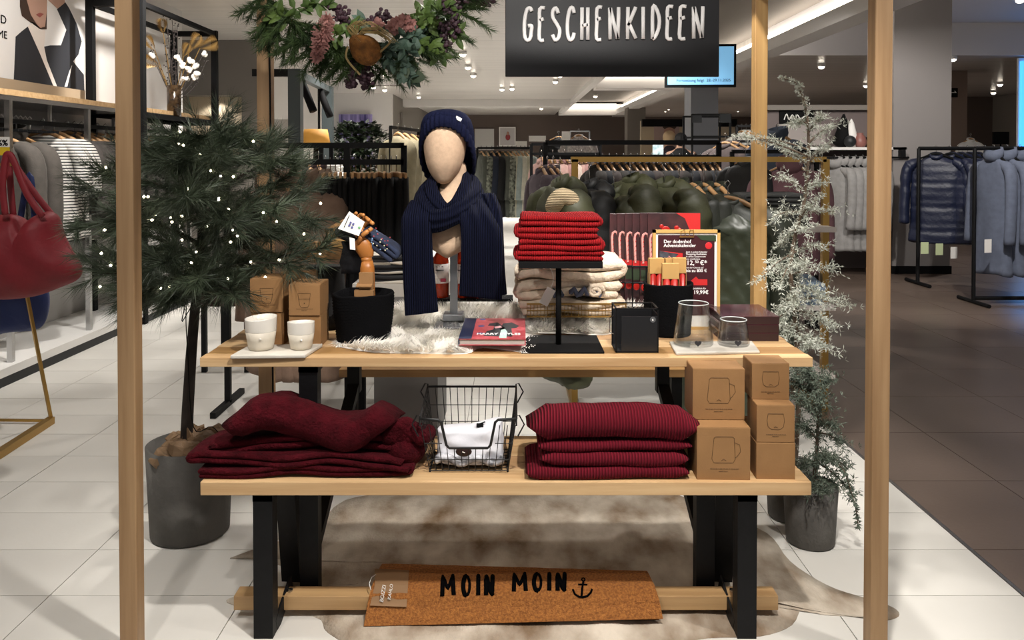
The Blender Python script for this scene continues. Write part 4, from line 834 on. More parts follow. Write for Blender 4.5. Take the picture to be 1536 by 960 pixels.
t = thing('rear_bench', 'wooden bench with black legs behind the display table', 'bench', (0, 3.36, 0))
for k in range(2): MB().b2((-.73, .001+.12*k, .427), (.76, .119+.12*k, .459)).build('board', OAKD, t)
for x in (-.68, .7):
    MB().b2((x-.022, .02, 0), (x+.022, .06, .427)).build('leg', BLACK, t); MB().b2((x-.022, .19, 0), (x+.022, .23, .427)).build('leg', BLACK, t)

# ---- cow hide on the floor
HIDE = M('cow_hide', '#d6ccbc', .95, col2='#6f563a', vscale=4.2, stretch=(1.4, .8, 1), bump=.003, bscale=90, sheen=.1)
out = [(345, 838), (420, 812), (480, 800), (500, 762), (560, 742), (760, 730), (980, 735), (1080, 770), (1150, 800), (1185, 842), (1240, 878), (1300, 898), (1340, 912), (1348, 925), (1322, 932), (1296, 926), (1230, 922), (1205, 908), (1188, 938), (1140, 955), (1060, 958), (980, 972), (860, 975), (700, 985), (560, 980), (492, 950), (470, 925), (350, 908), (352, 896), (420, 890), (440, 862), (400, 842)]
op = [G(a, b, .0) for a, b in out]; cen = Vector((0, 2.6, 0)); mb = MB(); pts = crv([Vector((p.x, p.y, 0)) for p in op+[op[0]]], 4)[:-1]; rings = []
def hh(x, y): return .004+.012*max(0, nz(x*3, y*5, 2))+.010*max(0, nz(x*9, y*9, 5))
for k in range(12):
    s_ = 1-k/12; rings.append([(cen.x+(p.x-cen.x)*s_, cen.y+(p.y-cen.y)*s_, hh(p.x*s_, p.y*s_)*min(1, (1-s_)*4+.25)) for p in pts])
mb.loft([[(x, y, .0005) for x, y, z in rings[0]]]+rings)
o = mb.build('cowhide_rug', HIDE, None, True); tag(o, 'mottled beige and brown cowhide rug spread under the bench', 'rug')
mb = MB(); rr = random.Random(5)   # the raised fold at its right
fa, fb, fc = G(1150, 850), G(1200, 905), G(1290, 905)

# ---- coir mat hung over the low rail
prof = crv([(0, 2.285, .002), (0, 2.310, .042), (0, 2.326, .070), (0, 2.36, .0850), (0, 2.43, .0865), (0, 2.465, .087)], 4)
mxa, mxb = WX(557, 2.36), WX(983, 2.36)
def mat_mesh(nm, xa, xb, off, lift, par, mat):
    n = 36; m = len(prof); th = .013; top = []; bot = []
    for i in range(n+1):
        u = i/n; r1, r2 = [], []
        for j, p in enumerate(prof):
            v = j/(m-1); z = p.z+lift*(u if v < .45 else 0)*(1-v/.45 if v < .45 else 0)+off; sk = .012*(v-.5)
            a = prof[max(0, j-1)]; b = prof[min(m-1, j+1)]; nn = Vector((0, -(b.z-a.z), b.y-a.y)).normalized()
            y = p.y-.045*u*v+off*.3; x = xa+(xb-xa)*u+sk*(1-2*u)*2
            f = .0016*nz(x*160, v*30, off*50)
            r1.append((x, y+nn.y*(th/2+f), z+nn.z*(th/2+f))); r2.append((x, y-nn.y*th/2, z-nn.z*th/2))
        top.append(r1+r2[::-1])
    mb = MB(); mb.loft(top); return mb.build(nm, mat, par, False)
def mat_pt(px, py, k=.0012):
    u = (px-557)/(983-557); best = None
    for j in range(121):
        v = j/120*(len(prof)-1); i = min(int(v), len(prof)-2); f = v-i; p = prof[i].lerp(prof[i+1], f); vv = v/(len(prof)-1)
        a, b = prof[i], prof[i+1]; nn = Vector((0, -(b.z-a.z), b.y-a.y)).normalized()
        z = p.z+.022*(u if vv < .45 else 0)*(1-vv/.45 if vv < .45 else 0); y = p.y-.045*u*vv
        q = Vector(((px-768)/F*y, y, z))+nn*(.0065+k); e = abs(proj(q)[1]-py)
        if best is None or e < best[0]: best = (e, q)
    return best[1]
t = thing('coir_doormat', 'brown coir doormat with black greeting and anchor hung over the low rail, upper of two', 'doormat', (0, 0, 0))
mat_mesh('mat_body', mxa, mxb, 0, .022, t, COIR)
for ch, a, b in [('M', 658, 684), ('O', 691, 707), ('I', 713, 721), ('N', 725, 742), ('M', 766, 793), ('O', 798, 815), ('I', 820, 829), ('N', 833, 851)]:
    mb = MB(); y0, y1 = (864, 893) if a < 750 else (861, 886)
    if ch == 'M' : y1 += 1
    for st in GLY[ch]:
        P2 = []; rr2 = []
        for i in range(len(st)-1):
            for q in range(6):
                f_ = q/6; P2.append((st[i][0]+(st[i+1][0]-st[i][0])*f_, st[i][1]+(st[i+1][1]-st[i][1])*f_)); v_ = abs(st[i+1][1]-st[i][1]) > .6
                rr2.append((.0068 if (v_ or ch == 'O' and i > 6) else .0042)*(.75 if ch == 'M' and i in (1, 2) else 1))
        P2.append(st[-1]); rr2.append(rr2[-1])
        mb.tube([mat_pt(a+3+(b-a-6)*p[0], y0+(y1-y0)*(1-p[1])) for p in P2], rr2, 7)
    mb.build('letter', INK, t, True)
mb = MB(); mb.tube([mat_pt(876, 872), mat_pt(874, 884), mat_pt(873, 895)], .0035, 7); mb.tube([mat_pt(868, 877), mat_pt(882, 877)], .003, 7)
mb.tube([mat_pt(876+2.5*math.cos(a), 869+2.5*math.sin(a)) for a in [k*PI/4 for k in range(9)]], .002, 6); mb.tube([mat_pt(860, 884), mat_pt(863, 891), mat_pt(869, 895), mat_pt(875, 896), mat_pt(882, 894), mat_pt(887, 889), mat_pt(889, 884)], .003, 7)
mb.build('anchor_print', INK, t, True)
mb = MB(); mb.add([mat_pt(560, 853, .004), mat_pt(612, 856, .004), mat_pt(609, 911, .006), mat_pt(554, 908, .006), mat_pt(561, 877, .006), mat_pt(611, 877, .006)], [(0, 1, 5, 4), (4, 5, 2, 3)])
lc = mb.build('label_card', M('card_brown', '#8a6a4a', .8), t); sm = lc.modifiers.new('s', 'SOLIDIFY'); sm.thickness = .001
q = mat_pt(574, 903, .0075); d1 = (mat_pt(577, 872, .0075)-q); 
ang = math.atan2(d1.z, d1.x); 
txt = text('BOIZZI', PAPER, t, .016, q+Vector((0, -.002, 0)), (R(90), 0, 0), sx=1.0); txt.rotation_euler = Matrix.Rotation(R(-14), 3, 'X').to_4x4().to_euler() if False else (R(90-14), R(-80), 0)
q = mat_pt(585, 900, .0075); txt = text('KAHLO', PAPER, t, .014, q+Vector((0, -.002, 0)), (R(76), R(-80), 0))
MB().tube([mat_pt(555, 885, .004), mat_pt(552, 875, .004), mat_pt(556, 866, .004), mat_pt(562, 862, .004)], .0012, 5).build('string', PAPER, t, True)
t = thing('coir_doormat', 'second coir doormat showing as a thin edge beneath the greeting mat', 'doormat', (0, 0, 0))
prof = [Vector((p.x, p.y*.5+.5*2.36+(.0 if p.y < 2.36 else 0), p.z-.017)) for p in prof]
prof = crv([(0, 2.314, .006), (0, 2.321, .042), (0, 2.328, .0600), (0, 2.36, .0705), (0, 2.43, .072), (0, 2.455, .073)], 4); mat_mesh('mat_body', WX(610, 2.36), WX(980, 2.36), 0, 0, t, COIR).scale = (1, 1, 1)

# ================================================================== KRAFT BOXES
def kbox(label, x, y, z, w_, d, h, rz, print_='mug', group=None, flap=True):
    t = thing('kraft_box', label, 'box', (x, y, z), R(rz), group)
    MB().b2((-w_/2, 0, 0), (w_/2, d, h)).build('carton', KRAFT, t, bevel=.0012)
    MB().b2((-w_/2+.001, .0005, h-.0002), (w_/2-.001, d-.0005, h+.0012)).build('lid_flap', KRAFT, t)
    yy = -.0004; mb = MB(); r = .0007
    def ln(p): mb.tube([(a*w_, yy, b*h) for a, b in p], r, 4)
    if print_ == 'cup': ln([(-.2, .72), (-.15, .34), (-.1, .26), (.1, .26), (.15, .34), (.2, .72), (-.2, .72)]); ln([(-.2, .54), (.2, .54)]); mb.ball((0, yy, .40*h), (.0022, .0006, .0022), 8, 4)
    if print_ == 'mug': ln([(-.18, .8), (-.22, .4), (-.18, .33), (.18, .33), (.22, .4), (.2, .8), (.17, .83), (-.15, .83), (-.18, .8)]); ln([(.2, .72), (.3, .68), (.32, .55), (.26, .46), (.21, .42)]); mb.tube([(-.04*w_, yy, .37*h), (0, yy, .40*h), (.05*w_, yy, .37*h)], r, 4)
    if print_ == 'glass': ln([(-.2, .78), (-.23, .6), (-.2, .42), (-.12, .36), (.12, .36), (.2, .42), (.23, .6), (.2, .78), (-.2, .78)]); mb.tube([(-.05*w_, yy, .40*h), (0, yy, .43*h), (.05*w_, yy, .40*h)], r, 4)
    if print_:
        rr = random.Random(int(x*999)); xx = -.25
        while xx < .25: q = rr.uniform(.015, .05); mb.tube([(xx*w_, yy, .215*h), ((xx+q)*w_, yy, .215*h)], .0009, 4); xx += q+.012
        mb.tube([(-.09*w_, yy, .165*h), (.0, yy, .165*h)], .0007, 4); mb.tube([(.01*w_, yy, .165*h), (.08*w_, yy, .165*h)], .0007, 4)
        mb.build('print', KRAFTD, t)
    return t
kbox('large kraft carton with jug drawing at the right end of the bench, lower of two', .594, 2.232, BZ, .149, .135, .147, -1.5)
kbox('large kraft carton with jug drawing stacked on the other large one, level with the table', .596, 2.295, BZ+.149, .149, .125, .147, -1.5)
kbox('plain small kraft carton at the bottom of the three at the bench end', .742, 2.236, BZ, .108, .105, .102, -2, None)
kbox('small kraft carton with tumbler drawing in the middle of three at the bench end', .742, 2.238, BZ+.104, .106, .103, .104, -2, 'glass')
kbox('small kraft carton with tumbler drawing topmost of three at the bench end', .744, 2.290, BZ+.2095, .107, .098, .103, -1, 'glass')
kbox('small kraft carton hidden behind the three at the bench end, lower', .705, 2.365, BZ, .107, .105, .102, 3, None)
kbox('kraft carton at the bottom left of the four behind the ceramic cups', -.785, 2.56, TZ, .106, .115, .103, 0, 'cup'); kbox('kraft carton with cup drawing on the left stack behind the ceramic cups', -.786, 2.555, TZ+.105, .106, .115, .107, 1, 'cup')
kbox('kraft carton at the bottom right of the four behind the ceramic cups', -.655, 2.52, TZ, .1, .12, .1, 1, 'cup'); kbox('kraft carton with cup drawing on the right stack beside the woven basket', -.655, 2.515, TZ+.102, .098, .12, .097, 0, 'cup')
kbox('kraft carton set back behind the left stack of cup cartons, lower', -.74, 2.69, TZ, .106, .106, .105, -4, None); kbox('kraft carton peeping over the left stack of cup cartons', -.73, 2.69, TZ+.107, .106, .106, .105, -4, None)

# ================================================================== TABLE TOP OBJECTS
def slab(name, label, corners, z, th, mat, cat='tray'):
    ps = [G(a, b, z+th) for a, b in corners]; c = sum(ps, Vector())/4; o = MB().poly([(p.x-c.x, p.y-c.y, 0) for p in ps], (0, 0, th)).build(name, mat, None, bevel=.003); o.location = (c.x, c.y, z); return tag(o, label, cat)
slab('stone_tray', 'pale stone tray under the two ceramic cups', [(345, 533), (458, 532), (484, 515), (374, 517)], TZ, .011, MARBLE)
slab('stone_tray', 'pale marbled stone tray under the glass jug and tumbler', [(1014, 529), (1140, 526.5), (1128, 511), (1004, 512)], TZ, .009, M('marble_vein', '#cfcac0', .35, col2='#a8a196', vscale=6, stretch=(1, 2, 1)))
def cup(label, x, y, z, r, h, seed):
    t = thing('ceramic_cup', label, 'cup', (x, y, z)); rb = r*.80
    def pr(a, b, wob): 
        return [[(rr_*math.cos(2*PI*k/28)*(1+wob*math.sin(2*2*PI*k/28+seed)), rr_*math.sin(2*PI*k/28)*(1+wob*math.cos(2*PI*k/28)), z_+(.0035*math.sin(2*PI*k/28+seed) if z_ > h*.8 else 0)) for k in range(28)] for rr_, z_ in zip(a, b)]
    MB().loft(pr([rb*.85, rb*.97, rb*1.03, rb*1.09, r*.965], [0, .003, .014, h*.3, h*.58], .012)).build('clay_body', CERAM, t, True)
    MB().loft(pr([r*.962, r*.968, r*1.0, r*1.0, r*.96, r*.92, rb*.8], [h*.578, h*.6, h*.97, h, h*.995, h*.8, h*.1], .012)).build('white_glaze', GLAZE, t, True)
    MB().ball((.25*r, -r*.93, h*.4), (.004, .002, .003), 8, 5).build('dimple', GLAZE, t, True)
cup('taller white-glazed beige ceramic cup on the left stone tray', WX(390, 2.455), 2.455, TZ+.0112, .0475, .098, 1)
cup('smaller white-glazed beige ceramic cup on the left stone tray', WX(450.5, 2.46), 2.46, TZ+.0112, .0415, .084, 3)
# woven baskets
def basket(label, x, y, z, rt, rb, h, cat='basket'):
    t = thing('woven_basket', label, cat, (x, y, z)); mb = MB(); n = 17; rings = []
    def ring(r, zz, s_): return [(r*math.cos(2*PI*k/40)*(1+.02*nz(k*.4, zz*20, s_)), r*math.sin(2*PI*k/40)*(1+.02*nz(k*.4, zz*20, s_+4)), zz+.004*nz(k*.3, 7, s_)) for k in range(40)]
    for i in range(n):
        u = i/n; r = rb+(rt-rb)*min(1, u*1.4); rings += [ring(r*.985, h*u, x), ring(r*1.02, h*(u+.5/n), x)]
    rings += [ring(rt, h, x), ring(rt*.92, h, x), ring(rt*.9, h*.6, x), ring(rb*.9, .012, x)]
    mb.loft([ring(rb*.9, 0, x)]+rings).build('coiled_wall', M('basket_black', '#09090b', .95, spec=.1, bump=.002, bscale=160), t, True); return t
BX, BY = WX(544, 2.62), 2.625
basket('black coiled basket left on the table holding the wooden hand', BX, BY, TZ, .099, .086, .158)
BX2, BY2 = WX(1003, 2.72), 2.72
basket('black coiled basket right on the table holding kraft packs of red tubes', BX2, BY2, TZ, .083, .075, .175)
for i, (dx, dy, rz, h, wd) in enumerate([(-.042, .0, 8, .245, .05), (.0, -.035, -4, .232, .056), (.04, .01, -10, .245, .045), (.02, .04, 5, .24, .05)]):
    t = thing('candle_pack', ['kraft pack of red candles, leftmost in the right basket', 'kraft pack of red candles in front in the right basket', 'kraft pack of red candles, rightmost in the right basket', 'kraft pack of red candles at the back of the right basket'][i], 'pack', (BX2+dx, BY2+dy, TZ+.013), R(rz))
    MB().b2((-wd/2, -.012, h-.052), (wd/2, .012, h)).build('kraft_top', M('kraft_pale', '#b89055', .8), t, bevel=.001); MB().b2((-wd/2, .008, .03), (wd/2, .0115, h-.05)).build('back_card', KRAFT, t)
    for k in (-1, 1): MB().lathe([(wd*.2, .02), (wd*.22, .03), (wd*.22, h-.052)], 12, (k*wd*.23, -.001, 0)).build('candle', M('candle_red', '#a8241d', .35), t, True)
    for k in (-1, 1): MB().b2((k*wd/2-.0012, -.012, .02), (k*wd/2+.0012, .012, h-.05)).build('side_card', KRAFT, t)
# wooden articulated hand
HW = M('hand_wood', '#a5682f', .4, var=.15, vscale=6, stretch=(1, 1, .3))
t = thing('wooden_hand', 'jointed wooden display hand rising from the left basket, fingers pinching cloth', 'model hand', (WX(551, 2.62), 2.62, TZ+.012)); o3 = Vector(t.location)
def hp(px, py, dy=0): return W(px, py, 2.62+dy)-o3
c0 = hp(551, 390)
MB().tube([(0, .0, 0), (0, 0, c0.z*.5), hp(551, 402), hp(551, 391)], [.026, .025, .0235, .018], 16).build('forearm', HW, t, True)
MB().ball(hp(550, 389), (.019, .019, .012), 14, 8).build('wrist_joint', HW, t, True)
MB().tube(crv([hp(551, 388), hp(548, 376), hp(542, 364), hp(538, 358)], 4), [.012]+[.016+.010*math.sin(PI*k/12) for k in range(1, 12)]+[.012], 14, flat=(1.15, .75, 1)).build('palm', HW, t, True)
def finger(nm, pts, r):
    for i in range(len(pts)-1):
        a, b = pts[i], pts[i+1]; l = b-a; MB().tube([a+l*.02, a+l*.15, a+l*.5, a+l*.85, a+l*.98], [r*.6, r*.95, r*.9, r*.95, r*.55], 10).build(nm, M('hand_wood_pale', '#b5793f', .4) if i else HW, t, True); r *= .92
finger('thumb', [hp(537, 366, -.012), hp(542, 354, -.028), hp(553, 346, -.03), hp(558, 343, -.02)], .009)
finger('index_finger', [hp(540, 358, .0), hp(545, 340, .025), hp(553, 331, .015), hp(560, 336, -.01)], .0085)
finger('middle_finger', [hp(536, 357, .012), hp(540, 334, .03), hp(548, 326, .02), hp(554, 331, -.008)], .0085)
finger('ring_finger', [hp(533, 357, .022), hp(533, 333, .035), hp(540, 322, .025), hp(546, 323, -.004)], .008)
finger('little_finger', [hp(530, 359, .03), hp(528, 338, .04), hp(531, 323, .032), hp(535, 319, .01)], .007)
# star-printed cloth pinched by the hand, with card
t = thing('printed_pyjama', 'dark cloth with small coloured print held by the wooden hand, white card pinned on', 'cloth', W(560, 360, 2.66)); o3 = Vector(t.location)
mb = MB(); fold(mb, serp(.13, 3, .017, -.02, 1, .08, 4), .016, -.05, .05, .008, 5, 9, ny=5); mb.xf(Matrix.Translation(W(571, 365, 2.66)-o3) @ Matrix.Rotation(R(35), 4, 'Y')).build('folded_body', STARS, t, True)
mb = MB(); fold(mb, serp(.075, 2, .02, -.02, 1, .08, 6), .018, -.04, .05, .006, 7, 9, ny=5); mb.xf(Matrix.Translation(W(533, 350, 2.68)-o3) @ Matrix.Rotation(R(28), 4, 'Y')).build('folded_end', M('print_dark', '#17171c', .9), t, True)
mb = MB()
mb.loft([[(x+.02*nz(x*20, k*.4), y, -.018*k) for x, y in ((-.05, -.012), (.0, -.022), (.05, -.012), (.05, .012), (0, .02), (-.05, .012))] for k in range(7)]); mb.xf(Matrix.Translation(W(535, 362, 2.7)-o3)).build('hanging_part', M('print_dark', '#17171c', .9), t, True)
rr = random.Random(9)
for k in range(46):
    px, py = rr.uniform(557, 592), rr.uniform(342, 385)
    if abs((py-362)-(px-573)*.65) > 15: continue
    MB().ball(W(px, py, 2.598)-o3, (.0024, .001, .0024), 6, 4).build('printed_dot', [M('dot_red', '#a3414a', .8), M('dot_cream', '#d6cfae', .8), M('dot_blue', '#6f8fb5', .8)][k % 3], t)
card = MB().poly([W(524, 317, 2.585)-o3, W(547, 333, 2.585)-o3, W(538, 354, 2.575)-o3, W(507, 343, 2.575)-o3], (0, .001, 0)).build('info_card', PAPER, t)
for i, (px, py) in enumerate([(526, 334), (530, 336), (524, 338), (528, 341)]): MB().box(W(px, py, 2.576)-o3, (.0065, .001, .0065), ry=R(35)).build('card_square', M('card_violet', '#5c5f9a', .7), t)
MB().box(W(539, 341, 2.576)-o3, (.008, .001, .006)).build('card_spot', M('card_green', '#7fc08a', .7), t); MB().tube([W(516, 341, 2.572)-o3, W(524, 323, 2.58)-o3], .0012, 4).build('card_line', INK, t)
MB().poly([W(524, 356, 2.58)-o3, W(532, 358, 2.58)-o3, W(533, 375, 2.58)-o3, W(525, 374, 2.58)-o3], (0, .001, 0)).build('hang_tag', PAPER, t)
# kraft sleeve hanging on the hand's forearm
t = thing('kraft_sleeve', 'open kraft paper carton leaning on the wooden forearm in the left basket', 'carton', (WX(548, 2.56), 2.575, TZ+.13))
MB().b2((-.022, -.012, .045), (.022, .008, .1)).build('upper_panel', KRAFT, t); MB().box((-.004, -.016, .062), (.05, .03, .003), rx=.3).build('flap', KRAFT, t); MB().b2((-.036, -.022, .014), (.026, -.002, .046)).build('lower_box', KRAFT, t, bevel=.001)
# kraft packages and black leggings left of the basket's hand
t = thing('kraft_package', 'torn kraft cardboard package between the pine tips and the wooden hand', 'carton', W(492, 368, 2.8)); o3 = Vector(t.location)
MB().box((0, 0, -.025), (.11, .06, .05), ry=R(-4)).build('box_part', KRAFT, t); MB().box((.03, .02, .045), (.08, .006, .06), ry=R(-30)).build('flap', KRAFT, t); MB().box((.045, -.02, .008), (.05, .03, .025), ry=R(12)).build('flap', M('kraft_pale', '#b89055', .8), t); MB().box((-.06, 0, -.02), (.05, .05, .07), ry=R(8)).build('box_part', KRAFT, t)
t = thing('black_leggings', 'black garment piled beneath the kraft package behind the cup cartons', 'garment', W(487, 430, 2.83)); o3 = Vector(t.location); zb = TZ-o3.z
mb = MB(); mb.loft([[((.085-.02*u)*math.cos(2*PI*k/20)*(1+.1*nz(k*.5, u*3)), (.07)*math.sin(2*PI*k/20), zb+.215*u) for k in range(20)] for u in [0, .15, .3, .45, .6, .75, .9, 1]]).build('cloth', BLKC, t, True)

# ---- white fur throw
t = thing('fur_throw', 'shaggy white faux fur throw spread over the middle of the table', 'throw', (0, 0, TZ))
fo = [(505, 520), (560, 529), (640, 531), (700, 531), (724, 522), (790, 528), (800, 508), (830, 500), (905, 503), (945, 490), (958, 474), (900, 470), (800, 470), (760, 462), (700, 460), (600, 470), (560, 486), (520, 500)]
fp = [Vector((G(a, b, TZ).x, min(3.02, G(a, b, TZ).y), 0)) for a, b in fo]; pts = crv(fp+[fp[0]], 4)[:-1]; cen = Vector((-.1, 2.68, 0))
def fh(x, y): return .006+.016*max(0, nz(x*6, y*6, 1))+(.03 if y > 2.85 else 0)*(y-2.85)*4
rings = [[(cen.x+(p.x-cen.x)*s_, cen.y+(p.y-cen.y)*s_, .001+fh(p.x*s_, cen.y+(p.y-cen.y)*s_)*min(1, (1-s_)*5)) for p in pts] for s_ in [1-k/9 for k in range(9)]]
MB().loft([[(x, y, .0004) for x, y, z in rings[0]]]+rings).build('backing', FUR, t, True)
def inside(x, y, P):
    c = False; n = len(P); j = n-1
    for i in range(n):
        if (P[i].y > y) != (P[j].y > y) and x < (P[j].x-P[i].x)*(y-P[i].y)/(P[j].y-P[i].y)+P[i].x: c = not c
        j = i
    return c
mb = MB(); rr = random.Random(11); n = 0
xs_ = [p.x for p in pts]; ys_ = [p.y for p in pts]
while n < 24000:
    x, y = rr.uniform(min(xs_), max(xs_)), rr.uniform(min(ys_), max(ys_))
    if not inside(x, y, pts): continue
    n += 1; z = fh(x, y)*.8; a = 5*nz(x*12, y*12, 9)+rr.uniform(-.5, .5)-1.2; l = rr.uniform(.025, .058)*(1.4 if y > 2.8 else 1); up = rr.uniform(.3, 1.0)+(.6 if y > 2.8 else 0)+.5*max(0, nz(x*18, y*18, 4))
    low = (-.17 < x < .05 and 2.465 < y < 2.8) or (0 < x < .3 and 2.42 < y < 2.68) or (abs(x-BX) < .1 and abs(y-BY) < .1)
    if low: up *= .15; z *= .3; l *= .7
    d = Vector((math.cos(a), math.sin(a), up)).normalized(); s_ = Vector((-d.y, d.x, 0))*rr.uniform(.0010, .0024); b = Vector((x, y, z)); m_ = b+d*l*.6+Vector((0, 0, .002)); e = b+d*l+Vector((0, 0, -l*.12))
    e.z = max(e.z, .002); m_.z = max(m_.z, .002)
    mb.add([b-s_, b+s_, m_+s_*.7, m_-s_*.7, e], [(0, 1, 2, 3), (3, 2, 4)])
mb.build('fur_strands', FUR, t, kind='stuff')

# ---- linen bust with knitted hat and scarf
MY = 2.80
t = thing('display_bust', 'faceless linen-covered mannequin bust on a metal post, head turned slightly', 'mannequin', (WX(672, MY), MY, TZ+.03)); o3 = Vector(t.location); k = MY/F
def bp(px, py, dy=0): return W(px, py, MY+dy)-o3
prof = [(275, 664, 12, .04), (271, 665, 26, .065), (262, 665.5, 41, .08), (250, 666, 53, .095), (235, 666.5, 61, .11), (218, 667, 66, .12), (203, 668, 68, .125), (190, 669, 66, .125), (180, 669, 58, .115), (172, 669, 42, .09), (167, 669, 18, .05)]
rings = []
for py, cx, wpx, d in prof:
    c = bp(cx, py); rings.append([(c.x+wpx*.5*k*math.copysign(abs(math.cos(th))**.9, math.cos(th)), c.y+.02+(-.0 if py < 262 else .01)+d*math.sin(th)*(1.0 if math.sin(th) > 0 else .82), c.z+.006*math.sin(th)) for th in [2*PI*i/28 for i in range(28)]])
MB().loft(rings).build('head', LINEN, t, True, sub=1)
rings = []
for py, cx, wpx, dp_, dy in [(240, 681, 34, .045, .08), (255, 680, 37, .046, .08), (268, 679, 39, .048, .078), (285, 678, 42, .05, .074), (300, 676, 52, .06, .07), (312, 674, 88, .075, .06), (322, 672, 120, .088, .055), (334, 671, 140, .098, .05), (345, 672, 132, .105, .045), (356, 673, 106, .105, .04), (366, 673, 76, .098, .035), (375, 673, 46, .085, .03), (383, 672, 16, .06, .02), (386, 672, 4, .04, .02)]:
    c = bp(cx, py); rings.append([(c.x+wpx*.5*k*math.cos(th), c.y+dy-.02+dp_*math.sin(th), c.z+.0*math.sin(th)) for th in [2*PI*i/30 for i in range(30)]])
MB().loft(rings[::-1]).build('torso', LINEN, t, True, sub=1)
pz = bp(682, 380).z; px_ = bp(680, 440).x
MB().b2((px_-.013, .02, .004), (px_+.013, .035, pz+.02)).build('post', M('post_steel', '#8b8d90', .35, .8), t); MB().b2((px_-.035, -.02, .0), (px_+.035, .06, .022)).build('post_foot', M('post_steel', '#8b8d90', .35, .8), t, bevel=.002)
MB().b2((px_-.06, -.1, -.012), (px_+.13, .1, -.004)).build('base_plate', M('base_grey', '#77777a', .25, .6), t, bevel=.002)
# hat: ribbed dome with turned-up brim, pulled low at the back
t = thing('knit_beanie', 'dark navy ribbed knit beanie with small white tag on the bust head', 'hat', bp(670, 200)+o3); q3 = Vector(t.location)
zf_ = bp(668, 191).z+o3.z-q3.z
def hat(profile, name, rib, par):
    rings = []
    for z, rx_, ry_, tl_ in profile:
        rg = []
        for i in range(144):
            th = 2*PI*i/144; rb_ = 1+rib*math.sin(36*th); x, y = rx_*math.cos(th)*rb_, ry_*math.sin(th)*rb_+.035
            rg.append((x, y, zf_+z-tl_*(max(0, y+.09)*.98+x*.10)))
        rings.append(rg)
    return MB().loft(rings).build(name, NAVYH, par, True)
hat([(.03, .090, .122, .95), (.036, .094, .126, .85), (.042, .0945, .127, .68), (.049, .092, .123, .46), (.056, .083, .112, .26), (.061, .066, .09, .12), (.064, .042, .06, .04), (.065, .015, .02, 0)], 'crown', .022, t)
hat([(.034, .093, .125, .93), (.002, .090, .121, 1.0), (-.002, .0935, .125, 1.0), (.0, .098, .129, 1.0), (.018, .0995, .131, .97), (.036, .0985, .130, .93), (.039, .095, .127, .93)], 'turned_brim', .026, t)
tg = MB().box((0, 0, 0), (.021, .002, .011), ry=R(28)).build('brim_tag', PAPER, t); tg.location = W(688, 178, MY-.082)-q3; tg.rotation_euler = (0, 0, R(14))
# scarf: knotted cowl and two hanging ends
t = thing('knit_scarf', 'long dark navy ribbed scarf wrapped around the bust neck, two ends hanging', 'scarf', bp(672, 320)+o3); q3 = Vector(t.location)
def sp(px, py, dy=0): return W(px, py, MY+dy)-q3
def band(pts, ws, ths, nm, folds=4, n=26, ripple=.22):
    P = crv(pts, 6); m = len(P); rings = []
    def it(L, u): v = u*(len(L)-1); i = min(int(v), len(L)-2); return L[i]+(L[i+1]-L[i])*(v-i)
    for j, p in enumerate(P):
        a = P[max(0, j-1)]; b = P[min(m-1, j+1)]; tn = (b-a).normalized(); u = j/(m-1)
        out_ = Vector((p.x-0, p.y-.06, 0)); out_ = (out_-tn*out_.dot(tn)); out_ = out_.normalized() if out_.length > 1e-5 else Vector((0, -1, 0))
        sd = tn.cross(out_).normalized(); wv, tv = it(ws, u), it(ths, u)
        rings.append([p+sd*(wv*math.cos(th))+out_*(tv*math.copysign(abs(math.sin(th))**.7, math.sin(th))*(1+ripple*math.cos(folds*PI*math.cos(th)+j*.1)*(1 if math.sin(th) > 0 else .2))) for th in [2*PI*i/n for i in range(n)]])
    return MB().loft(rings).build(nm, NAVY, t, True, sub=1)
band([sp(652, 278, .12), sp(634, 296, .03), sp(632, 316, -.06), sp(648, 331, -.105), sp(676, 325, -.115), sp(704, 306, -.07), sp(716, 290, .01), sp(702, 275, .10), sp(676, 270, .14)], [.035, .045, .048, .043, .034, .038, .045, .04, .035], [.02, .024, .028, .03, .03, .028, .024, .02, .02], 'neck_loop', 6)
band([sp(655, 270, .10), sp(645, 284, .0), sp(651, 303, -.06), sp(668, 317, -.09), sp(684, 309, -.09), sp(698, 291, -.045), sp(702, 277, .02), sp(694, 267, .09)], [.03, .035, .035, .027, .026, .034, .038, .03], [.02, .022, .026, .026, .026, .026, .024, .02, .02], 'neck_loop', 6)
def tail(pts, ws, ths, nm, ex=0):   # flat hanging end facing the front
    P = crv(pts, 6); m = len(P); rings = []
    def it(L, u): v = u*(len(L)-1); i = min(int(v), len(L)-2); return L[i]+(L[i+1]-L[i])*(v-i)
    for j, p in enumerate(P):
        u = j/(m-1); wv, tv = it(ws, u), it(ths, u)
        rings.append([p+Vector((wv*math.cos(th), tv*math.copysign(abs(math.sin(th))**.5, math.sin(th))*(1+.25*math.cos(3.2*PI*math.cos(th)*.9+u*1.2)*(1 if math.sin(th) < 0 else 0)*(1-.5*u)), ex*wv*math.cos(th)*u)) for th in [2*PI*i/32 for i in range(32)]])
    return MB().loft(rings).build(nm, NAVY, t, True)
k2 = (MY-.1)/F
tail([sp(634, 300, -.04), sp(626, 325, -.11), sp(625, 360, -.125), sp(628, 410, -.125), sp(632, 462, -.12), sp(632.5, 470, -.12)], [18*k2, 23*k2, 23*k2, 23.5*k2, 25*k2, 25*k2], [.02, .03, .022, .02, .018, .014], 'hanging_end', .12)
tail([sp(704, 298, -.05), sp(712, 320, -.1), sp(722, 350, -.12), sp(722, 395, -.12), sp(721, 438, -.115), sp(721, 446, -.115)], [20*k2, 26*k2, 31*k2, 31*k2, 32*k2, 32*k2], [.025, .035, .03, .024, .02, .015], 'hanging_end', -.1)
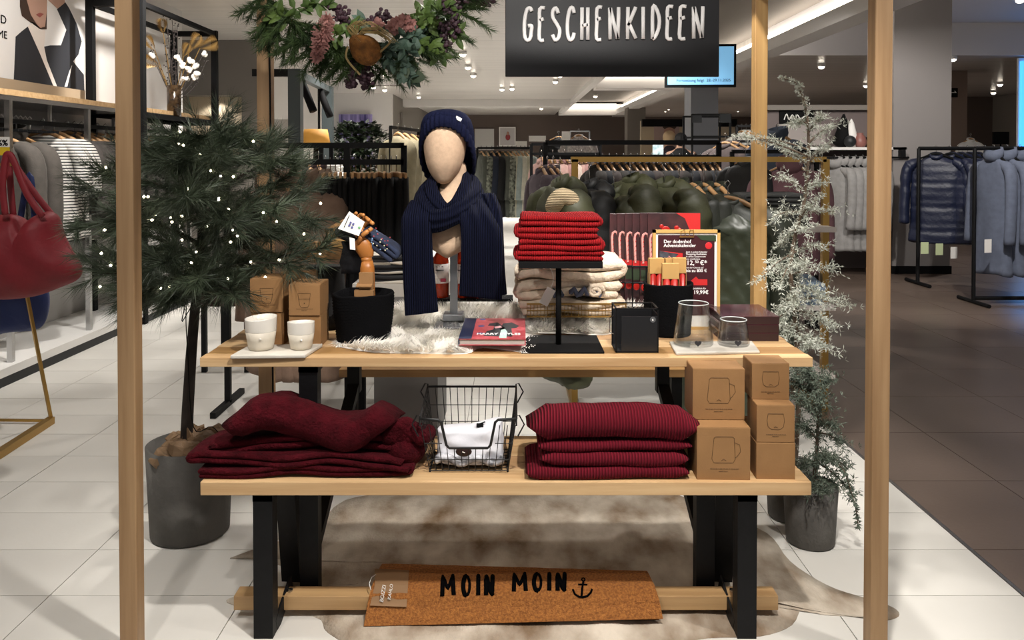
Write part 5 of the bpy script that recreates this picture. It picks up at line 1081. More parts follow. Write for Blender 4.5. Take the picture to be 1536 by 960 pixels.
tail([sp(728, 290, .0), sp(738, 315, -.03), sp(742, 350, -.05), sp(744, 400, -.05), sp(746, 436, -.05), sp(746, 441, -.05)], [14*k, 14*k, 13*k, 13*k, 14*k, 14*k], [.05, .05, .04, .035, .03, .025], 'hanging_end', 0)
# ---- bottles on a low black stand behind the bust
t = thing('black_stand', 'low black shelf stand under the orange bottles behind the bust', 'stand', (WX(690, 3.02), 2.98, TZ)); MB().b2((-.13, 0, .062), (.2, .09, .072)).build('shelf', BLK2, t)
for x in (-.12, .19): MB().b2((x-.006, .005, 0), (x+.006, .085, .062)).build('side', BLK2, t)
def bottle(label, px):
    t = thing('bottle', label, 'bottle', (WX(px, 3.03), 3.025, TZ+.0722)); r = .031
    MB().lathe([(r*.95, 0), (r, .005), (r, .13), (r*.9, .15), (r*.4, .175), (r*.36, .215)], 18).build('glass_body', M('liquor_orange', '#b8391a', .08, trans=.55, ior=1.33), t, True)
    MB().lathe([(r*1.02, .055), (r*1.02, .128)], 18).build('paper_label', M('label_white', '#d9d2cf', .7), t, True); MB().box((.012, -r*1.0, .068), (.02, .004, .012)).build('label_mark', M('label_pink', '#a8324d', .7), t); MB().lathe([(r*.45, .2), (r*.45, .235), (r*.3, .236)], 14).build('cap', M('cap_red', '#7a1d22', .4), t, True)
    mb = MB()
    for j, (a, b) in enumerate([(-.016, -.012), (-.004, .0), (.006, .012), (-.014, .004), (-.016, .014)]): mb.b2((a, -r*1.02-.0008, .118-.007*(j//3)*2-.001), (b, -r*1.02+.004, .121-.007*(j//3)*2))
    mb.build('label_print', M('label_grey', '#8b8587', .7), t)
bottle('orange-red liquor bottle with white label seen between the scarf ends', 661); bottle('orange-red bottle mostly hidden behind the bust post and right scarf end', 692); bottle('orange-red bottle hidden behind the right scarf end', 716)
# ---- books
def book(label, z, first):
    a, b, c, d = [G(*p, TZ+z+.021) for p in ((688, 508), (788.5, 507.5), (787, 477), (694, 476))]; t = thing('book', label, 'book', (a.x, a.y, TZ+z), R(-.5), None); o3 = Vector((a.x, a.y, 0)); wd = (b-a).length; dp_ = (c.y-b.y)
    MB().b2((.003, .003, .0028), (wd-.003, dp_-.003, .0182)).build('pages', M('page_paper', '#cfc4bb', .8, rib=('Z', .0012), ribdist=.0005), t)
    COV = M('cover_red', '#a8323a', .4, col2='#b8545c', vscale=60)
    MB().b2((0, 0, 0), (wd, dp_, .0028)).build('back_cover', COV, t); MB().b2((0, 0, .0182), (wd, dp_, .021)).build('front_cover', COV, t); MB().b2((-.001, 0, 0), (.002, dp_, .021)).build('spine', M('spine_navy', '#16203f', .5), t)
    MB().b2((0, 0, .0205), (wd*.19, dp_, .0213)).build('spine_strip', M('spine_navy', '#16203f', .5), t)
    if first:
        DK = M('cover_dark', '#22262b', .5)
        def fp_(u, v): return Vector((wd*u, dp_*v, .0211))
        def shape(nm, pts, m, kk=0): MB().poly([fp_(*p)+Vector((0, 0, .0002*kk)) for p in pts], (0, 0, .0003)).build(nm, m, t)
        shape('printed_figure', [(.36, .12), (.4, .35), (.5, .42), (.5, .6), (.4, .6), (.42, .72), (.55, .78), (.62, .62), (.68, .5), (.66, .1)], DK); shape('printed_figure', [(.6, .45), (.64, .72), (.78, .78), (.9, .6), (.86, .5), (.78, .48), (.8, .1), (.64, .1)], DK)
        shape('printed_shirt', [(.6, .03), (.62, .4), (.68, .45), (.72, .3), (.71, .03)], M('cover_mint', '#a9c4bb', .5), 1); shape('printed_face', [(.5, .55), (.6, .6), (.63, .52), (.53, .47)], M('cover_pink', '#d49ba0', .5), 1)
        for v in (.25, .6, .95): shape('printed_spot', [(.26, v-.05), (.33, v-.05), (.35, v), (.3, v+.03), (.24, v)], M('cover_blue', '#3b4a80', .5), 1)
        text('HARRY STYLES', M('letter_white', '#f2f0ee', .6), t, .034, (wd*.25, dp_*.17, .0218), (0, 0, 0), bold=.0006, sx=.62)
    return t
book('red hardback with navy spine at the bottom of the pair on the fur', .001, False); book('red hardback with two dark figures and white title, on top of the pair', .0225, True)
# ---- black riser with red sweaters
t = thing('black_riser', 'black T-shaped display riser with square base and top plate', 'riser', (WX(838, 2.54), 2.54, TZ)); MB().b2((-.12, -.1, 0), (.135, .13, .006)).build('base_plate', BLK2, t, bevel=.001); rzt = WZ(388, 2.54)-TZ
MB().lathe([(.009, .006), (.009, rzt-.02)], 14).build('pole', BLK2, t, True); MB().b2((-.126, -.08, rzt-.02), (.132, .13, rzt)).build('top_plate', BLK2, t, bevel=.001)
zc = TZ+rzt+.0005; specs = [(.26, 2, .0162), (.25, 2, .0182), (.235, 2, .0182), (.235, 2, .0165)]
for i, (w_, n, gp) in enumerate(specs):
    mb = MB(); fold(mb, serp(w_, n, gp, gp*.5, -1 if i % 2 else 1, .03, i+3), gp*.97, -.075, .12, .005, i+1, 7, ny=6)
    o = mb.build('red_sweater', REDR, None, True); o.location = (WX(839, 2.54)+[.0, .0, -.008, -.002][i], 2.54, zc); zc += n*gp+.0008
    tag(o, ['red ribbed knit folded on the riser, lowest of four', 'red ribbed knit folded on the riser, second from below', 'red ribbed knit folded on the riser, second from top', 'red ribbed knit folded on top of the riser stack'][i], 'sweater', 'red knits on the black riser')
# ---- gold wire tray with cream sweaters
t = thing('wire_tray', 'shallow gold wire tray under the cream sweaters', 'tray', (WX(858, 2.9), 2.78, TZ+.045)); tw, td, th_ = .345, .26, .045
tw0 = -.165
for z, r in ((0, .0025), (th_, .003), (th_*.5, .0018)):
    MB().tube([(tw0, 0, z), (tw0+tw, 0, z), (tw0+tw, td, z), (tw0, td, z)], r, 6, loop=True).build('rim_wire', GOLD, t)
mb = MB()
for i in range(30):
    x = tw0+tw*i/29; mb.tube([(x, 0, th_), (x, 0, 0), (x, td, 0), (x, td, th_)], .0011, 5)
for i in range(20):
    y = td*i/19; mb.tube([(tw0, y, th_), (tw0, y, 0), (tw0+tw, y, 0), (tw0+tw, y, th_)], .0011, 5)
mb.build('wire_mesh', GOLD, t); 
for x in (tw0+.06, tw0+tw-.06):
    for y in (.04, td-.04): MB().tube([(x, y, 0), (x, y, -.043)], .004, 6).build('foot', GOLD, t)
zc = TZ+.05
for i, (w_, n, gp, lab) in enumerate([(.335, 2, .027, 'cream mohair sweater folded at the bottom of the gold tray'), (.33, 2, .032, 'cream mohair sweater folded in the middle, grey-blue stripe showing'), (.35, 2, .034, 'cream mohair sweater folded on top of the gold tray pile')]):
    mb = MB(); fold(mb, serp(w_, n, gp, gp*.5, 1 if i % 2 else -1, .05, i+13), gp*.98, .0, .25, .016, i+20, 8, ny=7); o = mb.build('cream_sweater', CREAM, None, True); o.location = (WX(853, 2.9), 2.79, zc); zc += n*gp; tag(o, lab, 'sweater', 'cream sweaters in the gold tray')
    if i == 1:
        for (a, b, dz) in ((-.07, -.03, .02), (.0, .06, .024), (.07, .1, .018)):
            mb = MB(); fold(mb, [(a+(b-a)*q/5, dz+.012*math.sin(q*2.)) for q in range(6)], .018, -.012, .08, .006, 3+a, 9, ny=2); mb.build('stripe_band', cm('mohair_slate', '#50566a'), o, True)
        mb = MB(); mb.tube([(.085+.03*math.cos(q*.55)*(1-q/24), -.004, .03+.022*math.sin(q*.55)*(1-q/24)) for q in range(22)], .008, 8); mb.build('rolled_edge', CREAM, o, True)
t = thing('hang_tag', 'white paper hang tag on a string in front of the cream sweaters', 'tag', W(821, 445, 2.74)); MB().box((0, 0, 0), (.032, .0015, .062), ry=R(28)).build('card', PAPER, t, bevel=.0005); MB().tube(crv([(.012, 0, .028), (.022, .015, .06), (.012, .03, .095), (.0, .04, .1)], 4), .0012, 5).build('string', PAPER, t)
# ---- calendars in a black wire holder
t = thing('wire_holder', 'black wire holder for the advent calendars', 'holder', (WX(985, 3.0), 2.96, TZ)); mb = MB()
for z in (.05, .14, .2): mb.tube([(-.16, -.02, z), (.14, -.05, z), (.14, .1, z), (-.16, .1, z)], .003, 6, loop=True)
mb.build('hoop_wires', BLACK, t); mb = MB()
for x in (-.15, -.1, -.05, .0, .05, .1): mb.tube([(x, -.03, .2), (x, -.03, .004), (x, .09, .004), (x, .09, .2)], .0025, 5)
mb.build('upright_wires', BLACK, t)
CB = [M('cal_dark', '#241a1d', .35, col2='#4a2a2c', vscale=16), M('cal_red', '#c02a2a', .35), M('cal_pink', '#d99a94', .4), M('cal_bauble', '#a81f1a', .25), M('cal_green', '#2c3a26', .5)]
for i in range(6):
    t = thing('advent_calendar', ['flat red advent calendar box at the front of the wire holder', 'advent calendar box second in the wire holder', 'advent calendar box third in the wire holder', 'advent calendar box fourth in the wire holder', 'advent calendar box fifth in the wire holder', 'advent calendar box at the back left of the wire holder'][i], 'calendar', (WX(984-10.5*i, 2.96), 2.955+.019*i, TZ+.006), R(-7), 'advent calendars in the wire holder')
    cw, chh = .19, .39-.002*i
    MB().b2((-.03, 0, 0), (-.03+cw, .016, chh)).build('box_body', CB[0], t, bevel=.001)
    MB().poly([(cw*.38, -.0006, chh), (cw-.03, -.0006, chh), (cw-.03, -.0006, chh*.5), (cw*.72, -.0006, chh*.75), (cw*.55, -.0006, chh*.95)], (0, .0005, 0)).build('printed_corner', CB[1], t)
    mb = MB(); pts = [(-.018, .2), (-.021, .29), (-.018, .306), (-.010, .312), (-.002, .308), (.002, .298)]; mb.tube([(a, -.001, b) for a, b in pts], .0048, 6); mb.build('printed_cane', CB[2], t)
    mb = MB(); 
    for q in range(6): mb.tube([(-.023+.001*q, -.0045, .205+.018*q), (-.015, -.0045, .212+.018*q)], .0012, 4)
    mb.build('printed_stripe', CB[1], t)
    MB().b2((-.028, -.002, .188), (.004, 0, .208)).build('printed_bow', CB[1], t); MB().ball((-.014, 0, .11), (.012, .002, .014), 10, 5).build('printed_bauble', CB[3], t)
    MB().b2((-.026, -.001, .135), (.0, 0, .175)).build('printed_sprig', CB[4], t)
    if i == 0:
        for (a, b, r) in [(.035, .325, .017), (.075, .335, .009), (.085, .328, .008), (.02, .34, .008), (.05, .30, .006)]: MB().ball((a, 0, b), (r, .002, r), 12, 6).build('printed_bauble', CB[3], t, True)
        MB().tube([(a, -.001, b) for a, b in [(.062, .285), (.058, .312), (.066, .322), (.076, .318), (.098, .292)]], .0055, 6).build('printed_cane', CB[2], t)
        MB().ball((.118, 0, .30), (.026, .0015, .03), 14, 6).build('printed_seal', BLK2, t)
        for q in range(3): MB().b2((.1, -.002, .288+.009*q), (.136, -.0005, .291+.009*q)).build('seal_line', PAPER, t)
# ---- framed poster
FY = 2.78; t = thing('framed_poster', 'wood-framed dark red price poster standing behind the glasses', 'poster', (WX(1030.5, FY), FY, TZ)); fz1 = WZ(345, FY)-TZ; fw = WX(1081, FY)-WX(980, FY); fr = .010
for a, b in (((-fw/2, 0, 0), (-fw/2+fr, .016, fz1)), ((fw/2-fr, 0, 0), (fw/2, .016, fz1)), ((-fw/2, 0, fz1-fr), (fw/2, .016, fz1)), ((-fw/2, 0, 0), (fw/2, .016, fr))): MB().b2(a, b).build('frame_bar', M('frame_pine', '#c79e5c', .5), t)
MB().b2((-fw/2+fr, .006, fr), (fw/2-fr, .010, fz1-fr)).build('white_mount', PAPER, t); MB().b2((-fw/2+.018, .004, .05), (fw/2-.019, .0065, fz1-.018)).build('print_sheet', M('poster_plum', '#3a1018', .45), t); MB().b2((-.05, .01, 0), (.05, .1, .004)).build('foot', OAK, t)
o3 = Vector(t.location); LW = M('letter_white', '#f2f0ee', .6)
def fpx(px, py, dy=.003): q = W(px, py, FY+dy)-o3; return Vector((q.x, dy, q.z))
for s_, px, py, sz_, bd in [('Der dodenhof', 995.5, 364.5, .0165, .0007), ('Adventskalender', 995.5, 370.5, .0165, .0007), ('Jetzt in jedem Kalender', 1029, 379, .0078, .0001), ('Shopping-Guthaben', 1029, 382.5, .009, .0003), ('in einem Gesamtwert', 1029, 386, .0078, .0001), ('von mindestens', 1029, 389.5, .0078, .0001), ('12,   €*', 1029.5, 397.5, .023, .001), ('50', 1042.5, 394.5, .013, .0006), ('mit der Chance auf', 1029, 402.5, .0078, .0001), ('bis zu 800 €', 1029, 408, .0145, .0006), ('Erhältlich für', 1039, 434, .009, .0002), ('19,99€', 1040, 441, .0185, .0009)]:
    text(s_, LW, t, sz_, fpx(px, py), (R(90), 0, 0), bold=bd*.25, ext=.0003)
MB().poly([fpx(989, 376, .0032), fpx(1024, 380, .0032), fpx(1024, 430, .0032), fpx(989, 430, .0032)], (0, .0008, 0)).build('print_photo', CB[1], t); MB().poly([fpx(989, 376, .0025), fpx(1018, 381, .0025), fpx(1003, 396, .0025), fpx(989, 402, .0025)], (0, .0008, 0)).build('print_branch', M('print_slate', '#4a4f5a', .5, col2='#2a2226', vscale=60), t)
MB().tube([fpx(1014, 394, .002), fpx(1003, 384, .002), fpx(1001.5, 387, .002)], .0018, 5).build('print_cane', CB[2], t); MB().ball(fpx(1063, 368.5, .003), (.0125, .001, .0125), 14, 5).build('print_dot', M('dot_scarlet', '#c8232a', .5), t)
MB().poly([fpx(1045, 353, .003), fpx(1074, 353, .003), fpx(1074, 362, .003), fpx(1052, 360, .003)], (0, .0008, 0)).build('print_fir', CB[4], t); MB().poly([fpx(1033, 424, .003), fpx(1044, 415, .003), fpx(1048, 419, .003), fpx(1061, 419, .003), fpx(1061, 428, .003), fpx(1038, 428, .003)], (0, .0008, 0)).build('print_gift', CB[1], t)
mb = MB(); mb.tube([fpx(1021, 355, -.002), fpx(1022, 346, -.003), fpx(1027, 344, -.003), fpx(1028, 354, -.002)], .0014, 5); mb.tube([fpx(1034, 354, -.002), fpx(1035, 345, -.003), fpx(1040, 345, -.003), fpx(1041, 354, -.002)], .0014, 5); mb.tube([fpx(1019.5, 355.5, -.002), fpx(1041, 355.5, -.002)], .002, 5); mb.build('wire_clip', GOLD, t)
# ---- black lantern box
t = thing('metal_lantern', 'black metal box lantern with smoked sides at the table front', 'lantern', (WX(955, 2.47), 2.45, TZ+.0005)); lw, ld, lh = .132, .105, .137
DKG = M('smoked_plate', '#1a1a1c', .35)
for x in (-lw/2, lw/2-.004):
    for y in (0, ld-.004): MB().b2((x, y, 0), (x+.004, y+.004, lh)).build('edge_post', BLACK, t)
for z in (0, lh-.004):
    for y in (0, ld-.004): MB().b2((-lw/2, y, z), (lw/2, y+.004, z+.004)).build('edge_bar', BLACK, t)
    for x in (-lw/2, lw/2-.004): MB().b2((x, 0, z), (x+.004, ld, z+.004)).build('edge_bar', BLACK, t)
MB().b2((-lw/2+.018, .001, .004), (lw/2-.003, .003, lh-.025)).build('front_plate', DKG, t); MB().b2((-lw/2+.004, ld-.003, .004), (lw/2-.004, ld-.001, lh-.02)).build('back_plate', DKG, t); MB().b2((-lw/2+.004, .004, .001), (lw/2-.004, ld-.004, .004)).build('floor_plate', DKG, t); MB().b2((lw/2-.003, .004, .004), (lw/2-.001, ld-.004, lh-.02)).build('side_plate', DKG, t)
MB().tube([(-lw/2, .05, lh-.03), (-lw/2-.012, .05, lh-.04), (-lw/2-.012, .05, lh-.085), (-lw/2, .05, lh-.09)], .0015, 5).build('side_handle', CHROME, t)
MB().lathe([(.009, 0), (.009, .001)], 18).xf(Matrix.Translation((lw/2-.018, .0008, lh-.035)) @ Matrix.Rotation(R(90), 4, 'X')).build('round_tag', BLK2, t); MB().lathe([(.0085, .0008), (.009, .0012), (.0078, .0012)], 18).xf(Matrix.Translation((lw/2-.018, .0008, lh-.035)) @ Matrix.Rotation(R(90), 4, 'X')).build('tag_ring', CHROME, t); text('a', LW, t, .01, (lw/2-.0205, -.0008, lh-.038), bold=.0003)
# ---- glasses
def glass(name, label, px, y, rb, rt_, h, handle, cat):
    t = thing(name, label, cat, (WX(px, y), y, TZ+.0093)); w_ = .0022
    MB().lathe([(rb*.3, .0), (rb*.94, 0), (rb, .006), (rb*.985, .02), ((rb+rt_)/2, h*.55), (rt_, h-.002), (rt_-w_*.5, h), (rt_-w_, h-.002), ((rb+rt_)/2-w_, h*.55), (rb-w_*1.3, .02), (rb*.92, .008), (rb*.3, .006)], 40).build('glass_body', GLASS, t, True)
    MB().tube([(rt_*.985*math.cos(2*PI*q/32), rt_*.985*math.sin(2*PI*q/32), h) for q in range(32)], .0016, 6, loop=True).build('rim', M('glass_rim', '#c9cfcf', .15), t, True)
    if handle: MB().tube(crv([(rt_*.96, 0, h*.93), (rt_+.02, -.004, h*.9), (rt_+.038, -.006, h*.68), (rt_+.03, -.004, h*.4), (rb*.93, 0, h*.28)], 5), .0048, 10).build('handle', GLASS, t, True)
    mb = MB(); hx, hz2, s_ = .0, .016, .011
    mb.poly([(hx+s_*.06*16*math.sin(a)**3, -rb-.0015, hz2+s_*.06*(13*math.cos(a)-5*math.cos(2*a)-2*math.cos(3*a)-math.cos(4*a))) for a in [2*PI*q/24 for q in range(24)]], (0, .0012, 0)).build('heart_charm', M('charm_grey', '#2c2c30', .5), t)
glass('glass_jug', 'clear cone-shaped glass jug with handle and heart charm on the right tray', 1041, 2.53, .063, .047, .130, True, 'jug')
glass('glass_tumbler', 'clear low glass tumbler with heart charm on the right tray', 1101.5, 2.52, .050, .041, .080, False, 'glass')
# ---- stacked burgundy boxed books
for i in range(3):
    t = thing('boxed_book', ['dark burgundy wrapped book at the bottom right of the table', 'dark burgundy wrapped book in the middle of the right stack', 'dark burgundy wrapped book with glossy cover on top of the right stack'][i], 'book', (WX(1119, 2.66)+.001*i, 2.605, TZ+.0275*i)); bw, bd_, bh = .182, .215, .0265
    MB().b2((-bw/2, 0, .002), (bw/2, bd_, bh-.002)).build('page_block', M('book_brown', '#2c1616', .5), t); MB().b2((-bw/2-.002, -.001, bh-.003), (bw/2+.002, bd_+.001, bh)).build('top_cover', M('book_plum', '#46202a', .12), t, bevel=.0008); MB().b2((-bw/2-.002, -.001, 0), (bw/2+.002, bd_+.001, .003)).build('bottom_cover', M('book_plum', '#46202a', .12), t); MB().b2((-bw/2-.002, -.0012, .001), (bw/2+.002, .001, bh-.001)).build('spine', M('book_brown', '#2c1616', .5), t)

# ================================================================== BENCH TEXTILES AND BASKET
def throw(label, cx, y0, y1, w_, n, gp, z, seed, start, bow=None, amp=.012, jit=.04, xr=0):
    mb = MB(); fold(mb, serp(w_, n, gp, gp*.5, start, jit, seed, seg=16), gp*.98, y0, y1, amp, seed, 6, ny=10, bow=bow, xr=xr); o = mb.build('mohair_throw', BURG, None, True); o.location = (cx, 0, z); return tag(o, label, 'throw', 'burgundy throws on the bench')
cx = WX(472, 2.35)
throw('burgundy mohair throw folded flat at the bottom of the messy pile', cx-.015, 2.235, 2.52, .585, 2, .014, BZ+.001, 1, -1, amp=.014)
throw('burgundy mohair throw second from the bottom of the messy pile', cx-.02, 2.24, 2.51, .60, 2, .016, BZ+.031, 2, 1, bow=lambda x, y: -.12*max(0, y-2.33)+.006*math.sin(x*14), amp=.016)
throw('burgundy mohair throw third in the messy pile, end folded at right', cx-.0, 2.275, 2.50, .56, 2, .019, BZ+.064, 3, -1, bow=lambda x, y: .010*math.sin(x*9+1)-.22*max(0, y-2.33), amp=.016)
throw('burgundy mohair throw lying humped on top of the messy pile', cx-.0, 2.238, 2.49, .44, 1, .100, BZ+.078, 4, 1, xr=.05, bow=lambda x, y: -.3*max(0, y-2.33)+.040*math.exp(-((x+.135)/.075)**2)+.032*math.exp(-((x-.2)/.035)**2)-.012*math.exp(-((x-.08)/.07)**2), amp=.016)
t = thing('mohair_throw_roll', 'loose burgundy throw end bunched at the right of the pile beside the wire basket', 'throw', (WX(608, 2.33), 2.3, BZ+.085)); 
for k in range(4):
    MB().tube(crv([(-.05+.018*k, .0, .0), (-.02+.015*k, -.02, .05-.008*k), (.02+.013*k, 0, .045-.012*k), (.035+.009*k, .08, .0)], 5), [.02+.004*math.sin(i) for i in range(16)], 10).build('fold', BURG, t, True)
MB().ball((0, .05, -.025), (.062, .1, .06), 16, 10).build('bunch', BURG, t, True)
cx = WX(915, 2.3); rib_labels = ['burgundy ribbed blanket at the bottom of the neat stack', 'burgundy ribbed blanket second from the bottom of the neat stack', 'burgundy ribbed blanket third from the bottom of the neat stack', 'plump burgundy ribbed blanket on top of the neat stack']
zc = BZ+.001
for i, (dx, w_, n, gp, y0, rd) in enumerate([(-.012, .43, 1, .034, 2.225, .012), (.004, .395, 1, .038, 2.23, .017), (.010, .41, 1, .028, 2.24, .013), (.012, .435, 1, .088, 2.232, .04)]):
    mb = MB(); fold(mb, serp(w_, n, gp, gp*.5, -1 if i != 3 else 1, .02, i, seg=16), gp*.99, y0, y0+.23, .004, i+40, 6, rnd=rd, ny=8, xr=rd*.8, bow=(lambda x, y: .008*math.cos(x*7)-.006) if i == 3 else None); mb.v = [(x, y, z-.30*max(0, y-2.31)*min(1, (zc-BZ+z)/.2)) for x, y, z in mb.v]; o = mb.build('ribbed_blanket', BURGR, None, True); o.location = (cx+dx, 0, zc); zc += n*gp+.001; tag(o, rib_labels[i], 'blanket', 'burgundy ribbed blankets on the bench')
# wire basket
WY = 2.26; t = thing('wire_basket', 'black wire basket with scooped front on the bench', 'basket', (WX(702, WY), WY, BZ)); BW = M('wire_black', '#0c0c0d', .5)
bw0, bw1, dp_ = .112, .137, .2; zf, zb_ = .165, .195; 
def bxy(u, z, zt): s_ = bw0+(bw1-bw0)*z/zt; return u*s_
def fy(z): return .025-.03*z/zf
def by(z): return .025+.165+.02*z/zb_
mb = MB()
for i in range(13):
    u = -1+2*i/12; zt = .078 if abs(u) < .56 else zf*.88
    mb.tube([(bxy(u, .006, zf), fy(.006), .006), (bxy(u, zt, zf), fy(zt), zt)], .0013, 5)
for z in (.04, .09): mb.tube([(bxy(-1, z, zf), fy(z), z), (bxy(-.6 if z > .07 else 1, z, zf), fy(z), z)], .0013, 5)
mb.tube([(bxy(.6, .09, zf), fy(.09), .09), (bxy(1, .09, zf), fy(.09), .09)], .0013, 5); mb.build('front_wires', BW, t)
mb = MB()
for i in range(13): u = -1+2*i/12; mb.tube([(bxy(u, .006, zb_), by(.006), .006), (bxy(u, zb_, zb_), by(zb_), zb_)], .0013, 5)
for z in (.04, .09, .14): mb.tube([(bxy(-1, z, zb_), by(z), z), (bxy(1, z, zb_), by(z), z)], .0013, 5)
mb.build('back_wires', BW, t)
for s_ in (-1, 1):
    mb = MB()
    for i in range(1, 9): v = i/9; zt = zf+(zb_-zf)*v; mb.tube([(bxy(s_, .006, zf), fy(.006)+(by(.006)-fy(.006))*v, .006), (bxy(s_, zt, zt), fy(zt)+(by(zt)-fy(zt))*v, zt)], .0013, 5)
    for z in (.04, .09, .14): mb.tube([(bxy(s_, z, zf), fy(z), z), (bxy(s_, z, zb_), by(z), z)], .0013, 5)
    mb.build('side_wires', BW, t)
    for yy, zz in ((fy(zf), zf), (by(zb_), zb_)):
        x = s_*bw1; MB().tube([(x, yy, zz-.02), (x, yy, zz+.008), (x+s_*.008, yy, zz+.01), (x+s_*.022, yy, zz-.016), (x+s_*.004, yy, zz-.05)], .0022, 6).build('side_hook', BW, t)
mb = MB()
for i in range(13): u = -1+2*i/12; mb.tube([(bxy(u, .006, zf), fy(.006), .006), (bxy(u, .006, zb_), by(.006), .006)], .0013, 5)
for i in range(8): y = fy(0)+(by(0)-fy(0))*i/7; mb.tube([(-bw0, y, .006), (bw0, y, .006)], .0015, 5)
mb.build('base_wires', BW, t)
MB().tube([(-bw1, by(zb_), zb_), (bw1, by(zb_), zb_)], .0035, 8).build('back_rim', BW, t)
MB().tube([(-bw1, fy(zf), zf), (-bw1*.62, fy(zf), zf-.003), (-bw1*.56, fy(zf), zf-.01), (-bw1*.46, fy(.09), .085), (-bw1*.40, fy(.08), .076), (bw1*.40, fy(.08), .076), (bw1*.46, fy(.09), .085), (bw1*.56, fy(zf), zf-.01), (bw1*.62, fy(zf), zf-.003), (bw1, fy(zf), zf)], .004, 8).build('front_rim', BW, t, True)
for s_ in (-1, 1): MB().tube([(s_*bw1, fy(zf), zf), (s_*bw1, by(zb_), zb_)], .003, 8).build('side_rim', BW, t); MB().tube([(s_*bw0, .03, 0), (s_*bw0, .03, .004), (s_*bw0, .18, .004), (s_*bw0, .18, 0)], .003, 6).build('foot_wire', BW, t)
LW2 = M('linen_white', '#d9d9df', .85, bump=.002, bscale=30)
t2 = thing('cloth_pouch', 'white cotton pouch with brown button stuffed in the wire basket', 'pouch', (WX(702, WY), WY+.035, BZ+.0085))
rings = []
for j in range(13):
    u = j/12; z = .095*u; a = .1-.004*u; rg = []
    for i in range(30):
        th = 2*PI*i/30; x = a*math.copysign(abs(math.cos(th))**.6, math.cos(th)); y = .07+.062*math.copysign(abs(math.sin(th))**.7, math.sin(th))*(1-.35*u)
        x = max(-.102, min(.102, x*(1+.06*nz(th, u*3)))); rg.append((x, y+.012*nz(x*25, z*40, 2), z+(.03*max(0, x/.1)**2+.012*nz(x*18, 2))*u))
    rings.append(rg)
MB().loft(rings).build('pouch_body', LW2, t2, True, sub=1)
mb = MB(); fold(mb, [(-.095+.19*q/14, .006*math.sin(q*.9)) for q in range(15)], .02, -.006, .04, .005, 3, 20, ny=3); mb.xf(Matrix.Translation((0, .006, .018))).build('bottom_fold', M('print_linen', '#d5d5da', .85, col2='#5a5a60', vscale=50), t2, True)
MB().ball((-.015, .0, .048), (.0235, .006, .0145), 18, 8).build('button', M('button_brown', '#2a1612', .4), t2, True); MB().tube([(-.019, -.007, .05), (-.011, -.007, .047)], .0013, 5).build('button_thread', PAPER, t2)
mb = MB(); mb.box((.03, .05, .108), (.02, .012, .008)); mb.tube([(.02, .05, .108), (.045, .05, .118)], .002, 5); mb.build('toggle', BLK2, t2)
# ================================================================== PLANTS
BARK = M('bark_dark', '#2a211b', .9, var=.3, vscale=20, bump=.004, bscale=50); NEED = M('pine_needle', '#2f392a', .5, col2='#505c46', vscale=9); NEED2 = M('pine_needle_dark', '#252e20', .55, col2='#3f4a37', vscale=9)
def pot(t, r0, r1, h, mat=CONC): MB().lathe([(r0*.9, 0), (r0, .006), (r1, h), (r1*.93, h), (r1*.9, h*.72), (.01, h*.7)], 40).build('pot', mat, t, True)
t = thing('pine_tree', 'artificial pine with long drooping needles in a grey concrete pot on the left', 'tree', (WX(281, 2.87), 2.875, 0)); o3 = Vector(t.location)
pot(t, .135, .149, .325)
def tp(px, py, dy=0): return W(px, py, 2.875+dy)-o3
trunk = crv([(0, 0, .2), tp(280, 660), tp(285, 560), tp(291, 480), tp(299, 400), tp(304, 320), tp(306, 250), tp(308, 215)], 5)
MB().tube(trunk, [.024-.0004*i for i in range(len(trunk))], 10).build('trunk', BARK, t, True)
rr = random.Random(21)
def needles(mb, p, d, n, l, sp, wd):
    for i in range(n):
        u = Vector((rr.gauss(0, 1), rr.gauss(0, 1), rr.gauss(0, 1))).normalized(); q = (d+u*sp).normalized(); s_ = q.cross(Vector((rr.gauss(0, 1), rr.gauss(0, 1), rr.gauss(0, 1)))).normalized()*wd; L = l*rr.uniform(.7, 1.15)
        b = p+d*rr.uniform(-.012, .012); mb.add([b-s_, b+s_, b+q*L+Vector((0, 0, -L*.12))], [(0, 1, 2)])
tips = []
# main boughs: (start height on trunk in pixels, tip pixel, depth offset)
boughs = [(405, 470, 330, -0.1), (425, 485, 372, -0.22), (380, 455, 290, 0.15), (350, 440, 262, -0.05), (420, 430, 395, -0.3), (300, 415, 242, -0.12), (270, 395, 228, 0.1), (240, 360, 210, -0.1), (215, 335, 206, 0.05), (205, 300, 214, -0.05), (225, 268, 228, 0.0), (250, 238, 236, -0.15), (280, 200, 236, 0.12), (310, 160, 262, -0.08), (340, 125, 285, 0.12), (380, 118, 330, -0.1), (400, 140, 385, 0.1), (430, 155, 410, -0.12), (440, 205, 440, -0.2), (445, 240, 450, 0.1), (440, 350, 440, -0.35), (410, 300, 420, -0.38), (350, 350, 330, -0.4), (300, 280, 300, -0.4), (330, 330, 300, 0.35), (400, 380, 390, 0.3), (400, 230, 390, 0.32), (360, 190, 330, -0.3), (440, 262, 448, -0.3), (270, 330, 235, -0.28), (260, 270, 246, -0.25), (330, 410, 320, -0.3), (365, 415, 355, -0.15), (320, 205, 310, -0.25), (380, 245, 395, -0.36)]
